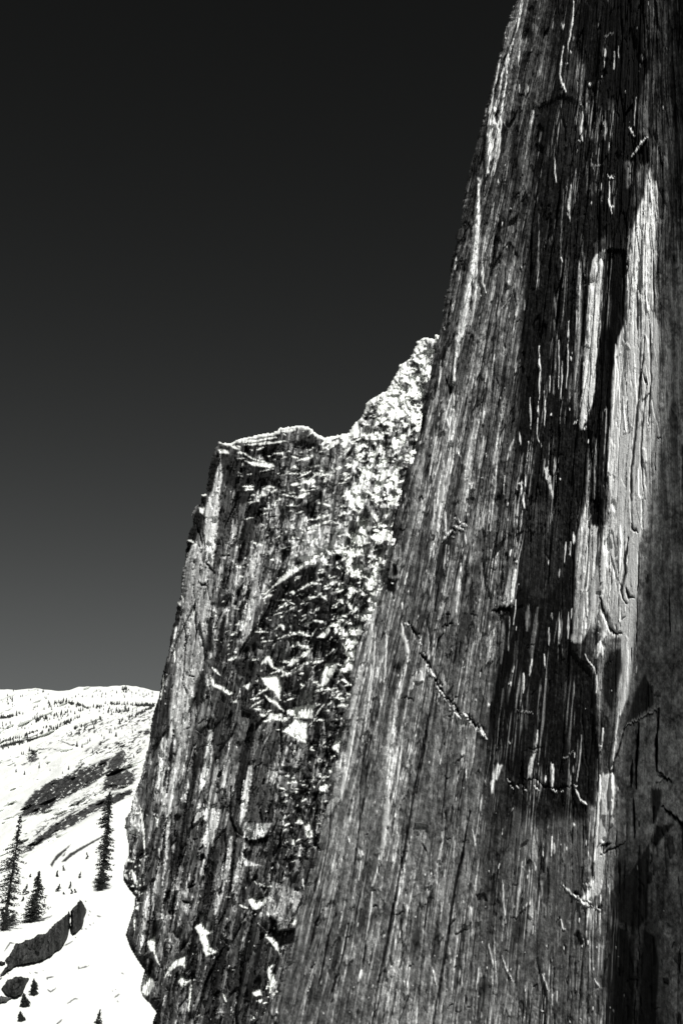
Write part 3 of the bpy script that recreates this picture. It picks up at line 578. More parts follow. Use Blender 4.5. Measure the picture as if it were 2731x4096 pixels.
# round the free edge of the wall away from the viewer
ed = X-near_edge(Y+10*vn(s_/23, q*0, 5)) + 5*np.round(1.8*vn(Y/41, Y*0, 8)) + 9*np.round(1.3*vn(Y/140, Y*0, 9))+ 1.6*vn(Y/15, Y*0, 7)
dep += 7*SC*np.exp(-np.clip(ed, 0, 999)/9)*.35
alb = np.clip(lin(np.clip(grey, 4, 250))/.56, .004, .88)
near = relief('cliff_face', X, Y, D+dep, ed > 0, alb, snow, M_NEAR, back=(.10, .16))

# ------------------------------------------------------------------ THE FAR FACE
SIL = [(875,1767),(858,1800),(840,1850),(830,1920),(825,1972),(808,1976),(803,2010),(790,2015),(768,2055),(770,2100),(760,2118),(748,2155),(740,2230),(728,2290),(720,2400),(708,2412),(700,2480),(685,2520),(678,2590),(655,2670),(650,2700),(635,2790),(618,2830),(600,2918),(594,2980),(576,3052),(560,3114),(540,3163),(522,3244),(502,3270),(500,3335),(509,3382),(510,3420),(490,3465),(487,3520),(510,3555),(535,3585),(530,3635),(510,3695),(497,3740),(515,3790),(540,3840),(570,3846),(572,3880),(555,3950),(565,3985),(590,4015),(622,4020),(620,4050),(605,4085),(600,4250),(590,4460),(1900,4460),(1900,1335),(1738,1337),(1733,1357),(1703,1345),(1668,1365),(1665,1380),(1648,1405),(1643,1425),(1628,1440),(1598,1460),(1588,1485),(1563,1525),(1548,1560),(1488,1592),(1463,1612),(1458,1630),(1443,1670),(1408,1700),(1393,1730),(1343,1740),(1298,1750),(1263,1730),(1240,1708),(1205,1700),(1120,1709),(1105,1725),(1035,1737),(950,1757),(920,1772)]
xs = np.arange(200, 2160, 2.6).astype(F32); ys = np.concatenate([np.arange(1325, 4110, 3.2), 4110+np.cumsum(np.linspace(4, 40, 14))]).astype(F32)
q, Y = np.meshgrid(xs, ys); q = q.astype(F32); Y = Y.astype(F32)
lean = .19+.06*(q-700)/700
X = (q-lean*(Y-3000)).astype(F32); s_ = Y
D = plane_depth((4, 480, 0), (-.67, 1.0), math.radians(8), X, Y)
D += 40*sst(2300, 1500, Y)*sst(1300, 1700, X)
SC = D/260
_, sdo = poly_mask(X+3*vn(X/14, Y/9, 201)+2*vn(X/6, Y/5, 202)*1.2, Y+3*vn(X/9, Y/12, 203), SIL, 4)
blocky = sst(1340, 1460, X+.12*(Y-1900))*(1-sst(2900, 3200, Y)); blocky = np.maximum(blocky, .32*poly_mask(X, Y, [(1090,1700),(1400,1720),(1400,2900),(1150,3000),(1020,2800),(1050,2300)], 60)[0])
bl2 = poly_mask(X, Y, [(1130,2950),(1330,2900),(1300,3420),(1120,3450),(1080,3150)], 40)[0]
blocky = np.maximum(blocky, .8*bl2)
wq = q + 6*vn(q/35, s_/200, 3) + 2.5*vn(q/10, s_/50, 4)
H = np.zeros(X.shape, F32); slab = np.ones(X.shape, F32)
for (wx, wy, amp, sd) in ((44, 420, 4.2, 111), (19, 200, 2.0, 112), (9, 90, .8, 113)):
    f1, f2, cid, gx, gy = voro(wq/wx, s_/wy, sd)
    slab *= (.68+.64*cid)*(1-.5*np.exp(-((f2-f1)/.06)**2)*(cid < .4))
    H += amp*(cid-.5) + amp*.55*gx + amp*.9*np.exp(-((f2-f1)/.08)**2)*(cid > .5)
H = H*.42+.6*fbm(wq/28, s_/320, 121, 3) + .16*fbm(wq/7, s_/70, 131, 3, .6)
hb = 0
for (wx, wy, amp, sd) in ((44, 52, 3.0, 141), (20, 26, 1.6, 142), (9, 14, .3, 143)):
    f1, f2, cid, gx, gy = voro((X+.25*Y)/wx, Y/wy, sd)
    hb = hb + amp*(cid-.5) + amp*.8*gx - amp*.5*gy
H = H*(1-.4*blocky) + hb*blocky*.42
grey = tone_field(X+8*vn(q/18, s_/120, 161), Y+30*vn(q/14, s_/90, 162), FT, 1.6)
grey = grey*np.clip(1+.5*fbm(wq/10, s_/300, 171, 4, .65)+.45*fbm(wq/26, s_/500, 172, 3), .3, 2)
grey *= np.clip(1+.6*fbm(X/13, Y/20, 181, 4, .7)+.35*fbm(X/50, Y/70, 184, 3), .3, 1.9)
grey *= slab
snow = np.zeros(X.shape, F32); dd = np.zeros(X.shape, F32)
Xw = X+5*fbm(X/15, Y/17, 191, 4, .8)+1.2*vn(X/4, Y/7, 192); Yw = Y+6*fbm(X/17, Y/14, 193, 4, .8)
# ledge snow: procedural in the broken ground, then the traced patches
dens = np.zeros(X.shape, F32)
def reg(v, soft, P):
    global dens
    m, _ = poly_mask(X, Y, P, soft); dens = dens*(1-m)+v*m
reg(.08, 40, [(900,1740),(1230,1690),(1330,1800),(1360,2050),(1250,2200),(1050,2120),(960,1900)])
reg(.12, 50, [(1100,2300),(1400,2150),(1400,2850),(1150,2950),(1000,2900),(1010,2700),(1150,2500)])
reg(.52, 45, [(1390,1700),(1700,1320),(1800,1320),(1800,1700),(1620,2300),(1500,2600),(1350,2800),(1360,2300)])
reg(.80, 30, [(1480,1560),(1700,1320),(1800,1320),(1800,1450),(1640,1640),(1480,1660)])
reg(.74, 20, [(1270,1720),(1420,1700),(1400,1800),(1290,1800)])
reg(.25, 35, [(1140,3000),(1350,2950),(1280,3420),(1150,3450),(1120,3200)])
reg(.10, 50, [(900,2100),(1100,2150),(1050,2600),(880,2700)])
reg(.34, 14, [(1080,3880),(1150,3700),(1130,4000),(1040,4090),(990,4090)])
reg(.30, 8, [(495,3440),(560,3440),(570,3600),(540,3600)])
reg(.28, 8, [(500,3260),(560,3200),(590,3250),(560,3400),(505,3400)])
sn_n = .5+.5*(.75*fbm((X+.35*Y)/26, (Y+.25*X)/13, 211, 3, .6)+.42*vn((X+.2*Y)/11, (Y+.3*X)/8, 213)+.25*vn(X/40, Y/40, 214))
fine_n = .5+.5*(1.25*fbm((X+.2*Y)/28, (Y-.1*X)/27, 215, 5, .6)+.25*vn(X/50, Y/60, 216))
zone = sst(1330, 1430, X+.12*(Y-1900))
sn_n = (sn_n+.10*fbm(X/5, Y/4, 217, 2))*(1-zone)+fine_n*zone
snow = sst(.56, .62, sn_n+(dens-.5)*.62)*(dens > .02)
snow *= sst(.02, .12, dens)
def far_dir(x, y): return -.2, .98
def on_far(x, y, R_): return x > np.interp(y, [1760, 2000, 2400, 2830, 3244, 3500, 3846, 4100], [880, 805, 720, 620, 525, 500, 575, 620])+4
fpre = flakes(3, 800, (500, 1760, 1480, 4150), far_dir, (5, 36), (24, 260), 1.3, (.62, .30, .08), on_far)
def ledges(seed, n, P, wr, hr, tilt, dark=True):
    '''snow lying on broken ledges, each over the dark riser it crowns'''
    R = random.Random(seed); a = np.array(P); out = []; k = 0
    while k < n:
        x = R.uniform(a[:, 0].min(), a[:, 0].max()); y = R.uniform(a[:, 1].min(), a[:, 1].max())
        if poly_mask(np.array([[x]]), np.array([[y]]), P, 1)[0][0, 0] < .5: continue
        k += 1; w_ = wr[0]+(wr[1]-wr[0])*R.random()**2; h = hr[0]+(hr[1]-hr[0])*R.random()**1.5*(.4+.6*w_/wr[1]); t = math.tan(math.radians(R.gauss(*tilt)))
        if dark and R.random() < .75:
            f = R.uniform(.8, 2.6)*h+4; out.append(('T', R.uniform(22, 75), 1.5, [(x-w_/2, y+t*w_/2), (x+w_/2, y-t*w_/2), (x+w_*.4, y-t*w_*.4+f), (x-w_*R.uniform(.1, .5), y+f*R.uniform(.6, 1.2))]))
        out.append(('S', 1, 1.0, [(x-w_/2, y+t*w_/2), (x-w_*.2, y+t*w_*.2-h*R.uniform(.4, .9)), (x+w_*.15, y-t*w_*.15-h*R.uniform(.3, 1)), (x+w_/2, y-t*w_/2-h*.2), (x+w_*.2, y-t*w_*.2+h*R.uniform(0, .4)), (x-w_*.2, y+t*w_*.2+h*R.uniform(-.1, .3))]))
    return out
LED = (ledges(11, 120, [(930,1750),(1240,1700),(1390,1760),(1390,2180),(1150,2200),(990,2100)], (12, 70), (3, 14), (8, 12))
     + ledges(12, 190, [(1060,2330),(1180,2260),(1400,2150),(1400,2880),(1200,2960),(1000,2880),(1030,2600)], (9, 64), (3, 15), (20, 14))
     + ledges(13, 210, [(1390,1720),(1440,1670),(1660,1400),(1760,1330),(1700,1560),(1600,2100),(1480,2600),(1360,2860),(1330,2500)], (12, 60), (5, 24), (14, 22))
     + ledges(14, 90, [(1140,3000),(1350,2950),(1280,3420),(1150,3450),(1120,3200)], (6, 34), (3, 11), (20, 25))
     + ledges(15, 50, [(880,2150),(1100,2100),(1050,2600),(820,2800)], (6, 24), (2, 5), (10, 15))
     + ledges(16, 34, [(600,3650),(1100,3500),(1060,4090),(640,4090)], (5, 20), (2, 7), (30, 25), False)
     + ledges(17, 26, [(500,3420),(570,3400),(580,3620),(520,3650)], (6, 20), (3, 9), (30, 30), False))
fe = fpre+LED+parse(FAR)+flakes(4, 420, (500, 1760, 1480, 4150), far_dir, (4, 14), (12, 90), .7, (.35, .28, .37), on_far)
apply_feats(fe, Xw, Yw, dd, grey, snow, xs, ys, 1.15, np.clip(1+.45*fbm(wq/7, s_/110, 75, 4, .7)+.35*fbm(X/13, Y/18, 76, 3, .7), .5, 1.6))
top = (Y < 1800)*(X > 880)
snow = np.maximum(snow, sst(17+7*0, 6, sdo+4*vn(X/12, Y/8, 221))*sst(1850, 1780, Y)*sst(880, 930, X))
# a snow patch lies on a ledge: the wall steps back by the ledge's depth and leans out again above it
acc = np.zeros(X.shape[1], F32); led = np.zeros(X.shape, F32)
dy = np.diff(np.append(ys, ys[-1]+10))
for i in range(len(ys)-1, -1, -1):
    px = D[i]/FPX
    acc = acc*(.965 if dy[i] < 5 else 1) + 1.75*snow[i]*dy[i]*px
    led[i] = acc
dep = H*SC + dd*SC + led
dep += 9*np.exp(-np.clip(sdo, 0, 999)/10)
grey = np.where(snow < .5, np.clip(grey, 14, 999)*(1+.22*sst(2500, 3000, Y)), grey)
alb = np.clip(lin(np.clip(grey, 4, 250))/.56, .004, .88)
far = relief('rock_face', X, Y, D+dep, sdo > 0, alb, snow, M_FAR, back=(.12, .03), drop=.08)

# ------------------------------------------------------------------ SNOW SLOPE BELOW THE FACE (near), HILLS BEHIND
def slope_D(X_, Y_):
    """an almost even snow slope climbing gently away and to the right of the viewpoint"""
    X_ = np.asarray(X_, float); Y_ = np.asarray(Y_, float); rx, ry, rz = ray(X_, Y_)
    d = 88/(.085*ry+.06*rx-rz)
    return d*(1+.007*fbm(X_/150, (Y_+.35*X_)/80, 301, 2)+.002*fbm(X_/44, (Y_+.35*X_)/26, 303, 2))
def sil_x(y): return np.interp(y, [2830, 2918, 2980, 3052, 3114, 3163, 3244, 3270, 3335, 3382, 3420, 3465, 3520, 3555, 3585, 3635, 3695, 3740, 3790, 3840, 3880, 3955, 3985, 4015, 4050, 4085, 4250, 4460], [618, 600, 594, 576, 560, 540, 522, 502, 500, 509, 510, 490, 487, 510, 535, 530, 510, 497, 515, 545, 572, 555, 565, 595, 620, 606, 600, 590])
def crest(x):
    return np.interp(x, [-600, 0, 80, 117, 204, 306, 402, 446, 531, 700, 900], [3560, 3478, 3438, 3415, 3371, 3305, 3246, 3221, 3181, 3110, 3050])
def hill_D(X_, Y_):
    X_ = np.asarray(X_, float); Y_ = np.asarray(Y_, float)
    t = Y_+.28*(X_-300)*sst(2800, 3100, Y_)
    d = np.interp(t, [2735, 2800, 2880, 2960, 3060, 3160, 3300, 3500, 3700], [5200, 4300, 3400, 2700, 2050, 1650, 1250, 960, 800])
    return d*(1+.03*vn(X_/130, (Y_+.3*X_)/30, 311)+.018*vn(X_/50, (Y_+.4*X_)/13, 312)+.006*fbm(X_/18, (Y_+.4*X_)/6, 313, 2))
SLO = """
@K
T 60 2: 395,310 450,230 560,150 520,200 430,290 410,330/480,290 550,222 740,118 890,40 840,80 700,160 560,248 520,285/485,245 520,212 505,245
w 55 2: 335,740 410,712/620,1125 700,1105/620,1110 622,1128/370,1200 420,1190/375,1195 375,1212/375,1290 400,1308 440,1280/530,1400 590,1362 615,1365/900,1355 940,1325/440,1568 490,1525/40,990 80,925 120,925/500,950 575,912/765,712 790,720
w 60 1.5: 670,597 680,600/695,700 700,708/700,670 710,680/705,780 712,785/730,768 738,770/590,880 600,885/880,1300 885,1308/905,1285 910,1290/920,1380 930,1390/955,1160 970,1165/670,812 680,815/235,1160 240,1165/275,1155 300,1160/340,1140 345,1142/60,1165 70,1168/640,820 650,810
w 50 3: 0,1180 30,1150 60,1120/0,1215 15,1200
@J
T 60 3: 0,1400 40,1395 0,1440
"""
HIL = """
@J
O 55 4: 190,1390 200,1300 240,1240 320,1140 400,1090 500,1040 700,960 860,900 940,860 1000,850 940,950 960,1000 800,1110 640,1190 540,1240 420,1350 260,1380
O 62 4: 1000,840 1100,780 1130,870 1080,950 1150,960 1200,1000 1210,1090 1100,1130 960,1160 920,1150 940,1000
O 60 3: 240,1640 330,1560 480,1440 650,1340 850,1250 900,1225 980,1180 1200,1130 1200,1195 1000,1285 870,1335 700,1440 500,1545 280,1680 200,1720 100,1750
O 50 3: 680,920 720,890 760,900 720,950 690,980/150,1620 200,1590 240,1620 180,1640
O 65 2: 230,850 290,770 330,800 345,880 270,920/350,775 520,760 510,780 360,790/360,885 440,812 410,860/860,780 900,700 1000,680 930,720/1220,625 1340,590 1340,650 1230,650/1000,770 1200,730 1100,760/750,790 840,740 770,800
o 60 2: 530,700 600,728 700,750/480,1440 560,1420/400,1480 330,1530/750,570 850,550/850,545 930,510/1240,470 1380,390/0,595 30,592/190,920 240,900
o 50 3: 0,500 60,490 140,470/0,760 200,705 330,655/160,1660 240,1640/1200,380 1380,385
o 58 1.5: 850,940 950,870/900,960 1000,900/600,1300 850,1170/500,1400 700,1290/300,1560 420,1470/850,1180 1000,1100/440,1500 560,1430
N .25 1: 750,800 1340,600 1290,760 1200,900 1250,1000 1180,1100 1000,850 850,830
N .16 1: 300,760 520,660 700,560 1380,400 1350,560 900,620 600,700
N .18 1: 560,1290 900,1080 920,1180 480,1440 300,1560 240,1560
"""
def hills_sheet():
    xs = np.arange(-420, 900, 2.6).astype(F32); n = 420
    t = np.linspace(0, 1, n)[:, None]
    topx = np.interp(xs, [-420, -200, 0, 79, 142, 190, 237, 277, 316, 427, 494, 553, 620, 900], [2790, 2750, 2757, 2760, 2753, 2759, 2764, 2761, 2747, 2747, 2741, 2747, 2763, 2800])
    topx = topx+1.2*vn(xs/16, xs*0, 331)
    X = np.repeat(xs[None, :], n, 0).astype(F32); Y = (topx[None, :]*(1-t)+3720*t).astype(F32)
    grey = np.full(X.shape, 60, F32); rock = np.zeros(X.shape, F32)
    Xw = X+12*fbm(X/22, Y/12, 341, 4, .8); Yw = Y+7*fbm(X/24, Y/12, 342, 4, .8)
    u = (X+.8*Y)/60; v = (Y-.55*X)      # streaks down the slabs
    spk = .5+.55*fbm((X*.86-Y*.5)/20, (Y*.86+X*.5)/4.6, 351, 4, .75)
    fl = .5+.5*fbm((X*.86-Y*.5)/13, (Y*.86+X*.5)/4.0, 353, 3, .6)
    for k, vv, hw, P in parse(HIL):
        if k == 'O':
            m, sd = poly_mask(Xw, Yw, P, hw); m = m*sst(.36, .46, spk+.20*np.clip(sd/16-.35, -1, .8)); rock = np.maximum(rock, m); grey = np.where(m > .1, vv, grey)
        elif k == 'o':
            m, _ = line_mask(Xw, Yw, P, hw); rock = np.maximum(rock, m*sst(.25, .4, spk))
        else:
            m, _ = poly_mask(Xw, Yw, P, 12); rock = np.maximum(rock, m*sst(.66-vv*.5, .72-vv*.5, fl))
    grey = grey*np.clip(1+1.1*fbm((X*.86-Y*.5)/11, (Y*.86+X*.5)/3.2, 361, 4, .8), .35, 2.2)
    D = hill_D(X, Y)*(1+.0016*rock*fbm((X*.86-Y*.5)/14, (Y*.86+X*.5)/6, 362, 3))
    snow = 1-np.clip(rock, 0, 1)
    alb = np.clip(lin(np.clip(grey, 8, 200))/.95, .012, .8)
    return relief('hills', X, Y, D.astype(F32), np.ones(X.shape, bool), alb, snow, M_HILL, back=(.06, 0))
hills = hills_sheet()
def slope_sheet():
    xs = np.arange(-420, 860, 3.0).astype(F32); n = 330
    t = (np.linspace(0, 1, n)**1.0)[:, None]
    tp = crest(xs)+1.5*vn(xs/23, xs*0, 371)
    X = np.repeat(xs[None, :], n, 0).astype(F32); Y = (tp[None, :]*(1-t)+4420*t).astype(F32)
    grey = np.full(X.shape, 60, F32); snow = np.ones(X.shape, F32); dd = np.zeros(X.shape, F32)
    Xw = X+1.5*vn(X/8, Y/6, 381); Yw = Y+1.5*vn(X/9, Y/6, 382)
    for k, vv, hw, P in parse(SLO):
        m = poly_mask(Xw, Yw, P, hw)[0] if k == 'T' else line_mask(Xw, Yw, P, hw)[0]
        snow *= 1-m; grey = grey*(1-m)+vv*m; dd -= m*.5
    grey *= 1+.4*fbm(X/9, Y/6, 391, 3)
    D = slope_D(X, Y); D = D+dd+6*np.exp(-(Y-tp[None, :])/8)
    alb = np.clip(lin(np.clip(grey, 8, 200))/.95, .012, .8)
    return relief('snow_slope', X, Y, D.astype(F32), X < sil_x(Y)+9, alb, snow, M_SLOPE, back=(.04, 0))
slope = slope_sheet()

# rocks standing out of the snow slope
def outcrop(name, P, grey0, thick, label, group=None, cat='rock', seed=0, streak=1, K=True):
    if K: P = [(x/1.96, 3300+y/1.96) for x, y in P]
    a = np.array(P); x0, y0 = a.min(0); x1, y1 = a.max(0)
    xs = np.arange(x0-6, x1+6, 1.5).astype(F32); ys = np.arange(y0-6, y1+6, 1.5).astype(F32)
    X, Y = np.meshgrid(xs, ys); X = X.astype(F32); Y = Y.astype(F32)
    _, sd = poly_mask(X+5*fbm(X/16, Y/16, seed, 4, .7), Y+7*fbm(X/15, Y/18, seed+1, 4, .7), P, 2)
    # stands upright: depth taken from the slope at the foot of each column
    foot = np.zeros(len(xs))
    for j in range(len(xs)):
        c = np.where(sd[:, j] > 0)[0]; foot[j] = ys[c[-1]] if len(c) else np.nan
    ok = ~np.isnan(foot); foot = np.interp(xs, xs[ok], foot[ok])
    k = np.ones(15)/15; foot = np.convolve(np.pad(foot, 7, 'edge'), k, 'valid')
    D = slope_D(X, foot[None, :]+0*X)
    D = D-thick + thick*1.3*np.exp(-np.clip(sd, 0, 99)/3.5) + .35*fbm(X/9, Y/60, seed+2, 4, .6) + 1.6*(voro(X/18, Y/40, seed+4)[2]-.5)+.7*(voro(X/7, Y/16, seed+7)[2]-.5)
    g = grey0*.62*(1+streak*(.55*fbm(X/9, Y/90, seed+3, 3)+.3*fbm(X/4, Y/6, seed+5, 3)))
    alb = np.clip(lin(np.clip(g, 10, 240))/.55, .012, .8)
    snw = sst(3.2, 1.2, sd)*sst(.1, .5, vn(X/14, Y/9, seed+6))*0
    o = relief(name, X, Y, D.astype(F32), sd > 0, alb, snw, M_SLOPE, back=(.012, 0))
    o['label'] = label; o['category'] = cat
    if group: o['group'] = group
    return o
outcrop('rock_outcrop', [(60,1112),(40,1060),(90,1000),(120,930),(180,915),(320,855),(360,850),(400,800),(450,760),(530,690),(548,668),(556,700),(553,790),(545,862),(520,910),(480,970),(400,1030),(330,1065),(240,1085),(130,1105),(60,1150),(0,1200),(20,1150)], 72, 3,
        'long dark curved rock band rising to the right out of the snow at lower left', 'dark rocks showing through the snow slope', seed=401)
outcrop('rock_outcrop', [(560,662),(600,620),(630,580),(665,620),(680,660),(665,720),(658,790),(600,850),(552,862),(556,780),(553,690)], 66, 4,
        'pointed dark rock block at the upper right end of the long curved rock band', 'dark rocks showing through the snow slope', seed=411)
outcrop('boulder', [(10,1290),(60,1210),(150,1185),(230,1200),(215,1235),(190,1280),(185,1330),(120,1352),(60,1340),(30,1310)], 70, 3,
        'broad dark boulder in the snow below the long curved rock band', 'dark rocks showing through the snow slope', seed=421)
outcrop('boulder', [(-20,1350),(20,1335),(60,1345),(110,1352),(60,1385),(0,1395),(-20,1395)], 105, 2,
        'low pale grey rock at the left edge just under the broad dark boulder', 'dark rocks showing through the snow slope', seed=431)
outcrop('boulder', [(-20,1070),(30,1070),(50,1075),(35,1110),(0,1105),(-20,1110)], 45, 2,
        'small black rock at the left edge beside the tail of the long curved rock band', 'dark rocks showing through the snow slope', seed=441)

# ------------------------------------------------------------------ valley floor under everything
def ground_mesh():
    xs = np.concatenate([-np.geomspace(14000, 60, 40), [0], np.geomspace(60, 14000, 40)]); ys = np.concatenate([[-9000, -3000, -900, -300], np.linspace(-100, 1600, 50), np.geomspace(1700, 20000, 40)])
    X, Y = np.meshgrid(xs, ys); Z = -330-.02*np.clip(Y, 0, 99999)+14*fbm(X/400, Y/400, 501, 4)
    V = np.stack([X, Y, Z], -1).reshape(-1, 3); h, wd = X.shape; idx = np.arange(h*wd).reshape(h, wd)
    qd = np.stack([idx[:-1, :-1], idx[:-1, 1:], idx[1:, 1:], idx[1:, :-1]], -1).reshape(-1, 4)
    me = quads_mesh('ground', V, qd, None, None, M_FLOOR); o = bpy.data.objects.new('ground', me); COL.objects.link(o); return o
ground = ground_mesh()

# the shoulder of the wall, right of and above the viewpoint, that shades the right of the face
def shoulder():
    BY = [-400, 0, 600, 1300, 1700, 2000, 2400, 2800, 3200, 3600, 4096, 4500]
    BX = [2640, 2640, 2655, 2650, 2635, 2600, 2565, 2520, 2470, 2440, 2415, 2400]
    yy = np.linspace(-400, 4500, 240).astype(F32); bx = np.interp(yy, BY, BX).astype(F32)
    bx = bx+5*vn(yy/190, yy*0, 601)
    Dw = plane_depth((59, 200, 0), (-.41, 1.0), math.radians(12), bx, yy)
    rx, ry, rz = ray(bx, yy); W = np.stack([rx*Dw, ry*Dw, rz*Dw], -1)
    Lg = 250.0
    E = W+np.array(SUN)*Lg
    cols = 60; t = np.linspace(0, 1, cols)
    V = E[:, None, :]+ (t**1.3)[None, :, None]*np.array([240., -60., -10.])[None, None, :]
    A, B = np.meshgrid(np.arange(cols), np.arange(len(yy)))
    n = fbm(A/5., B/30., 611, 4)*7*np.minimum(1, A/4.)
    V[..., 1] -= n+10*np.sqrt(t)[None, :]
    h, wd = V.shape[:2]; idx = np.arange(h*wd).reshape(h, wd)
    qd = np.stack([idx[:-1, :-1], idx[1:, :-1], idx[1:, 1:], idx[:-1, 1:]], -1).reshape(-1, 4)
    tone = np.clip(.25*(1+.5*fbm(A/3., B/40., 612, 3)), .05, .6)
    me = quads_mesh('cliff_shoulder', V.reshape(-1, 3), qd, tone, tone*0, M_NEAR)
    o = bpy.data.objects.new('cliff_shoulder', me); COL.objects.link(o); return o
shld = shoulder()

for o, lab in ((near, None), (far, None), (hills, None), (slope, None), (ground, None), (shld, None)):
    o['kind'] = 'structure'

# ------------------------------------------------------------------ trees
def tri_mesh(name, V, Fc, mat):
    me = bpy.data.meshes.new(name); me.from_pydata(V, [], Fc); me.materials.append(mat); me.update(); return me
def tube(V, Fc, pts_, rad, n=6):
    base = len(V)
    for p, r in zip(pts_, rad):
        for k in range(n):
            a = 2*math.pi*k/n; V.append((p[0]+r*math.cos(a), p[1]+r*math.sin(a), p[2]))
    for i in range(len(pts_)-1):
        for k in range(n):
            a = base+i*n+k; b = base+i*n+(k+1) % n; Fc.append((a, b, b+n, a+n))
def conifer(base, h, prof, lean=(0, 0), tuft=.35, nb=90, per=14, droop=.35, seed=1, bare=None, name='pine_tree'):
    """prof: list of (height fraction, crown half width left, right) in metres"""
    R = random.Random(seed); root = bpy.data.objects.new(name, None); COL.objects.link(root); root.location = base; root.empty_display_size = 1
    pr = np.array(prof)
    def ax(t): return Vector((lean[0]*t+.25*math.sin(t*5+seed), lean[1]*t, h*t))
    V, Fc = [], []; N = 12
    P = [ax(i/N) for i in range(N+1)]; P[0].z -= 1.0
    tube(V, Fc, P, [max(.05, h*.0145*(1-i/N)**.8) for i in range(N+1)], 7)
    V2, F2 = [], []
    for b in range(nb):
        t = R.uniform(pr[0, 0], .995); az = R.uniform(0, 2*math.pi)
        side = math.cos(az)
        wl = np.interp(t, pr[:, 0], pr[:, 1]); wr = np.interp(t, pr[:, 0], pr[:, 2])
        ln_ = (wr*(1+side)/2+wl*(1-side)/2)*R.choice((.45, .7, .9, 1, 1.25))
        if ln_ < .08: continue
        p0 = ax(t); d = Vector((math.cos(az), math.sin(az), 0)); dz = -droop*ln_
        bend = R.uniform(.0, .25)
        # branch stick
        p1 = p0+d*ln_+Vector((0, 0, dz*(1-bend)))
        r = .03+.012*ln_; k = len(V)
        up = Vector((0, 0, r)); sdv = Vector((-d.y, d.x, 0))*r
        V += [tuple(p0+up), tuple(p0-up), tuple(p0+sdv), tuple(p1)]
        Fc += [(k, k+1, k+3), (k+1, k+2, k+3), (k+2, k, k+3)]
        m = max(3, int(per*ln_/2.2))
        for j in range(m):
            f = R.uniform(.12, 1.05); c = p0+(p1-p0)*f+Vector((R.gauss(0, .16)*ln_*.6, R.gauss(0, .16)*ln_*.6, R.gauss(-.08, .16)))
            sz = tuft*R.uniform(.5, 1.6)
            for _ in range(3):
                a = Vector((R.gauss(0, 1), R.gauss(0, 1), R.gauss(-.3, .55))).normalized()*sz; bb = Vector((R.gauss(0, 1), R.gauss(0, 1), R.gauss(0, .6))).normalized()*sz*.38
                k2 = len(V2); V2 += [tuple(c-a*.5-bb), tuple(c-a*.5+bb), tuple(c+a*.7)]; F2.append((k2, k2+1, k2+2))
    tr = bpy.data.objects.new('trunk', tri_mesh('trunk', V, Fc, M_BARK)); COL.objects.link(tr); tr.parent = root
    cr = bpy.data.objects.new('crown', tri_mesh('crown', V2, F2, M_NEEDLE)); COL.objects.link(cr); cr.parent = root
    return root
def tag(o, lab, cat, group=None):
    o['label'] = lab; o['category'] = cat
    if group: o['group'] = group
def base_at(px, py):
    D = float(slope_D(px, py)); return point(px, py, D), D/FPX
p, m = base_at(406, 3562)
h = 385*m
o = conifer(p, h, [(.02,1.8,1.6),(.10,2.4,2.8),(.25,2.5,3.5),(.42,2.8,3.2),(.52,2.0,2.7),(.58,1.4,2.0),(.64,1.7,2.0),(.68,4.0,1.0),(.74,3.4,1.4),(.82,2.6,1.6),(.9,2.2,1.8),(.97,1.2,1.2),(1,.5,.5)], lean=(1.9, 0), nb=430, per=14, seed=11, tuft=.48)
tag(o, 'tallest dark narrow pine standing alone on the bright snow beside the cliff', 'tree', 'large dark pines on the snow slope')
p, m = base_at(20, 3722); h = 452*m
o = conifer(p, h, [(.0,1.2,1.5),(.12,3.2,4.2),(.2,4.4,4.8),(.30,3.6,3.2),(.42,4.2,3.2),(.5,4.0,3.4),(.56,5.2,3.0),(.62,3.2,2.9),(.70,4.6,2.6),(.76,4.3,1.6),(.80,1.6,1.0),(.9,.7,.8),(.96,.5,1.0),(1,.4,.4)], lean=(3.0, 0), nb=300, per=15, seed=23, tuft=.40)
tag(o, 'ragged dark pine with a bare crooked top at the left edge', 'tree', 'large dark pines on the snow slope')
p, m = base_at(122, 3690); h = 198*m
o = conifer(p, h, [(.0,2.2,.6),(.15,3.2,2.2),(.3,2.6,3.6),(.45,2.4,4.2),(.6,2.0,2.4),(.75,1.5,2.0),(.9,1.0,.9),(1,.3,.3)], lean=(2.6, 0), nb=280, per=15, seed=31, tuft=.42)
tag(o, 'bushy leaning pine between the ragged left pine and the long curved rock band', 'tree', 'large dark pines on the snow slope')
SM = [((1053,862),62,'small fir just left of the tall pine and level with the middle of its crown'),((768,1002),52,'sparse little fir below the pale rock streaks'),((695,1078),62,'thin little fir under the left end of the pale rock streaks'),((970,1092),62,'twin-tufted little fir just left of the base half of the tall pine'),
      ((710,1252),72,'widest of the small firs, in the open snow above the curved rock band'),((848,1215),64,'slim upright fir in the open snow right of the widest small fir'),((865,1282),46,'low fir just under the slim upright fir'),((910,1270),42,'tiny round fir nearest the foot of the tall pine'),
      ((775,1290),22,'smallest sapling below the widest small fir'),((370,1082),34,'tiny sapling just left of the top of the bushy leaning pine'),((318,1292),104,'dark small fir touching the left side of the bushy leaning pine'),((278,1372),46,'little fir left of the bushy leaning pine, below the dark small fir')]
for i, ((x, y), hh, lab) in enumerate(SM):
    p, m = base_at(x/3.015, 3150+y/3.015); h = 1.2*hh/3.015*m; wd_ = h*(.25 if i not in (4, 10) else .36)
    o = conifer(p, h, [(0, wd_, wd_), (.3, wd_*.9, wd_), (.7, wd_*.45, wd_*.45), (1, .05, .05)], nb=46, per=24, seed=50+i, tuft=.3, name='fir_tree')
    tag(o, lab, 'tree', 'small firs dotted over the snow slope')
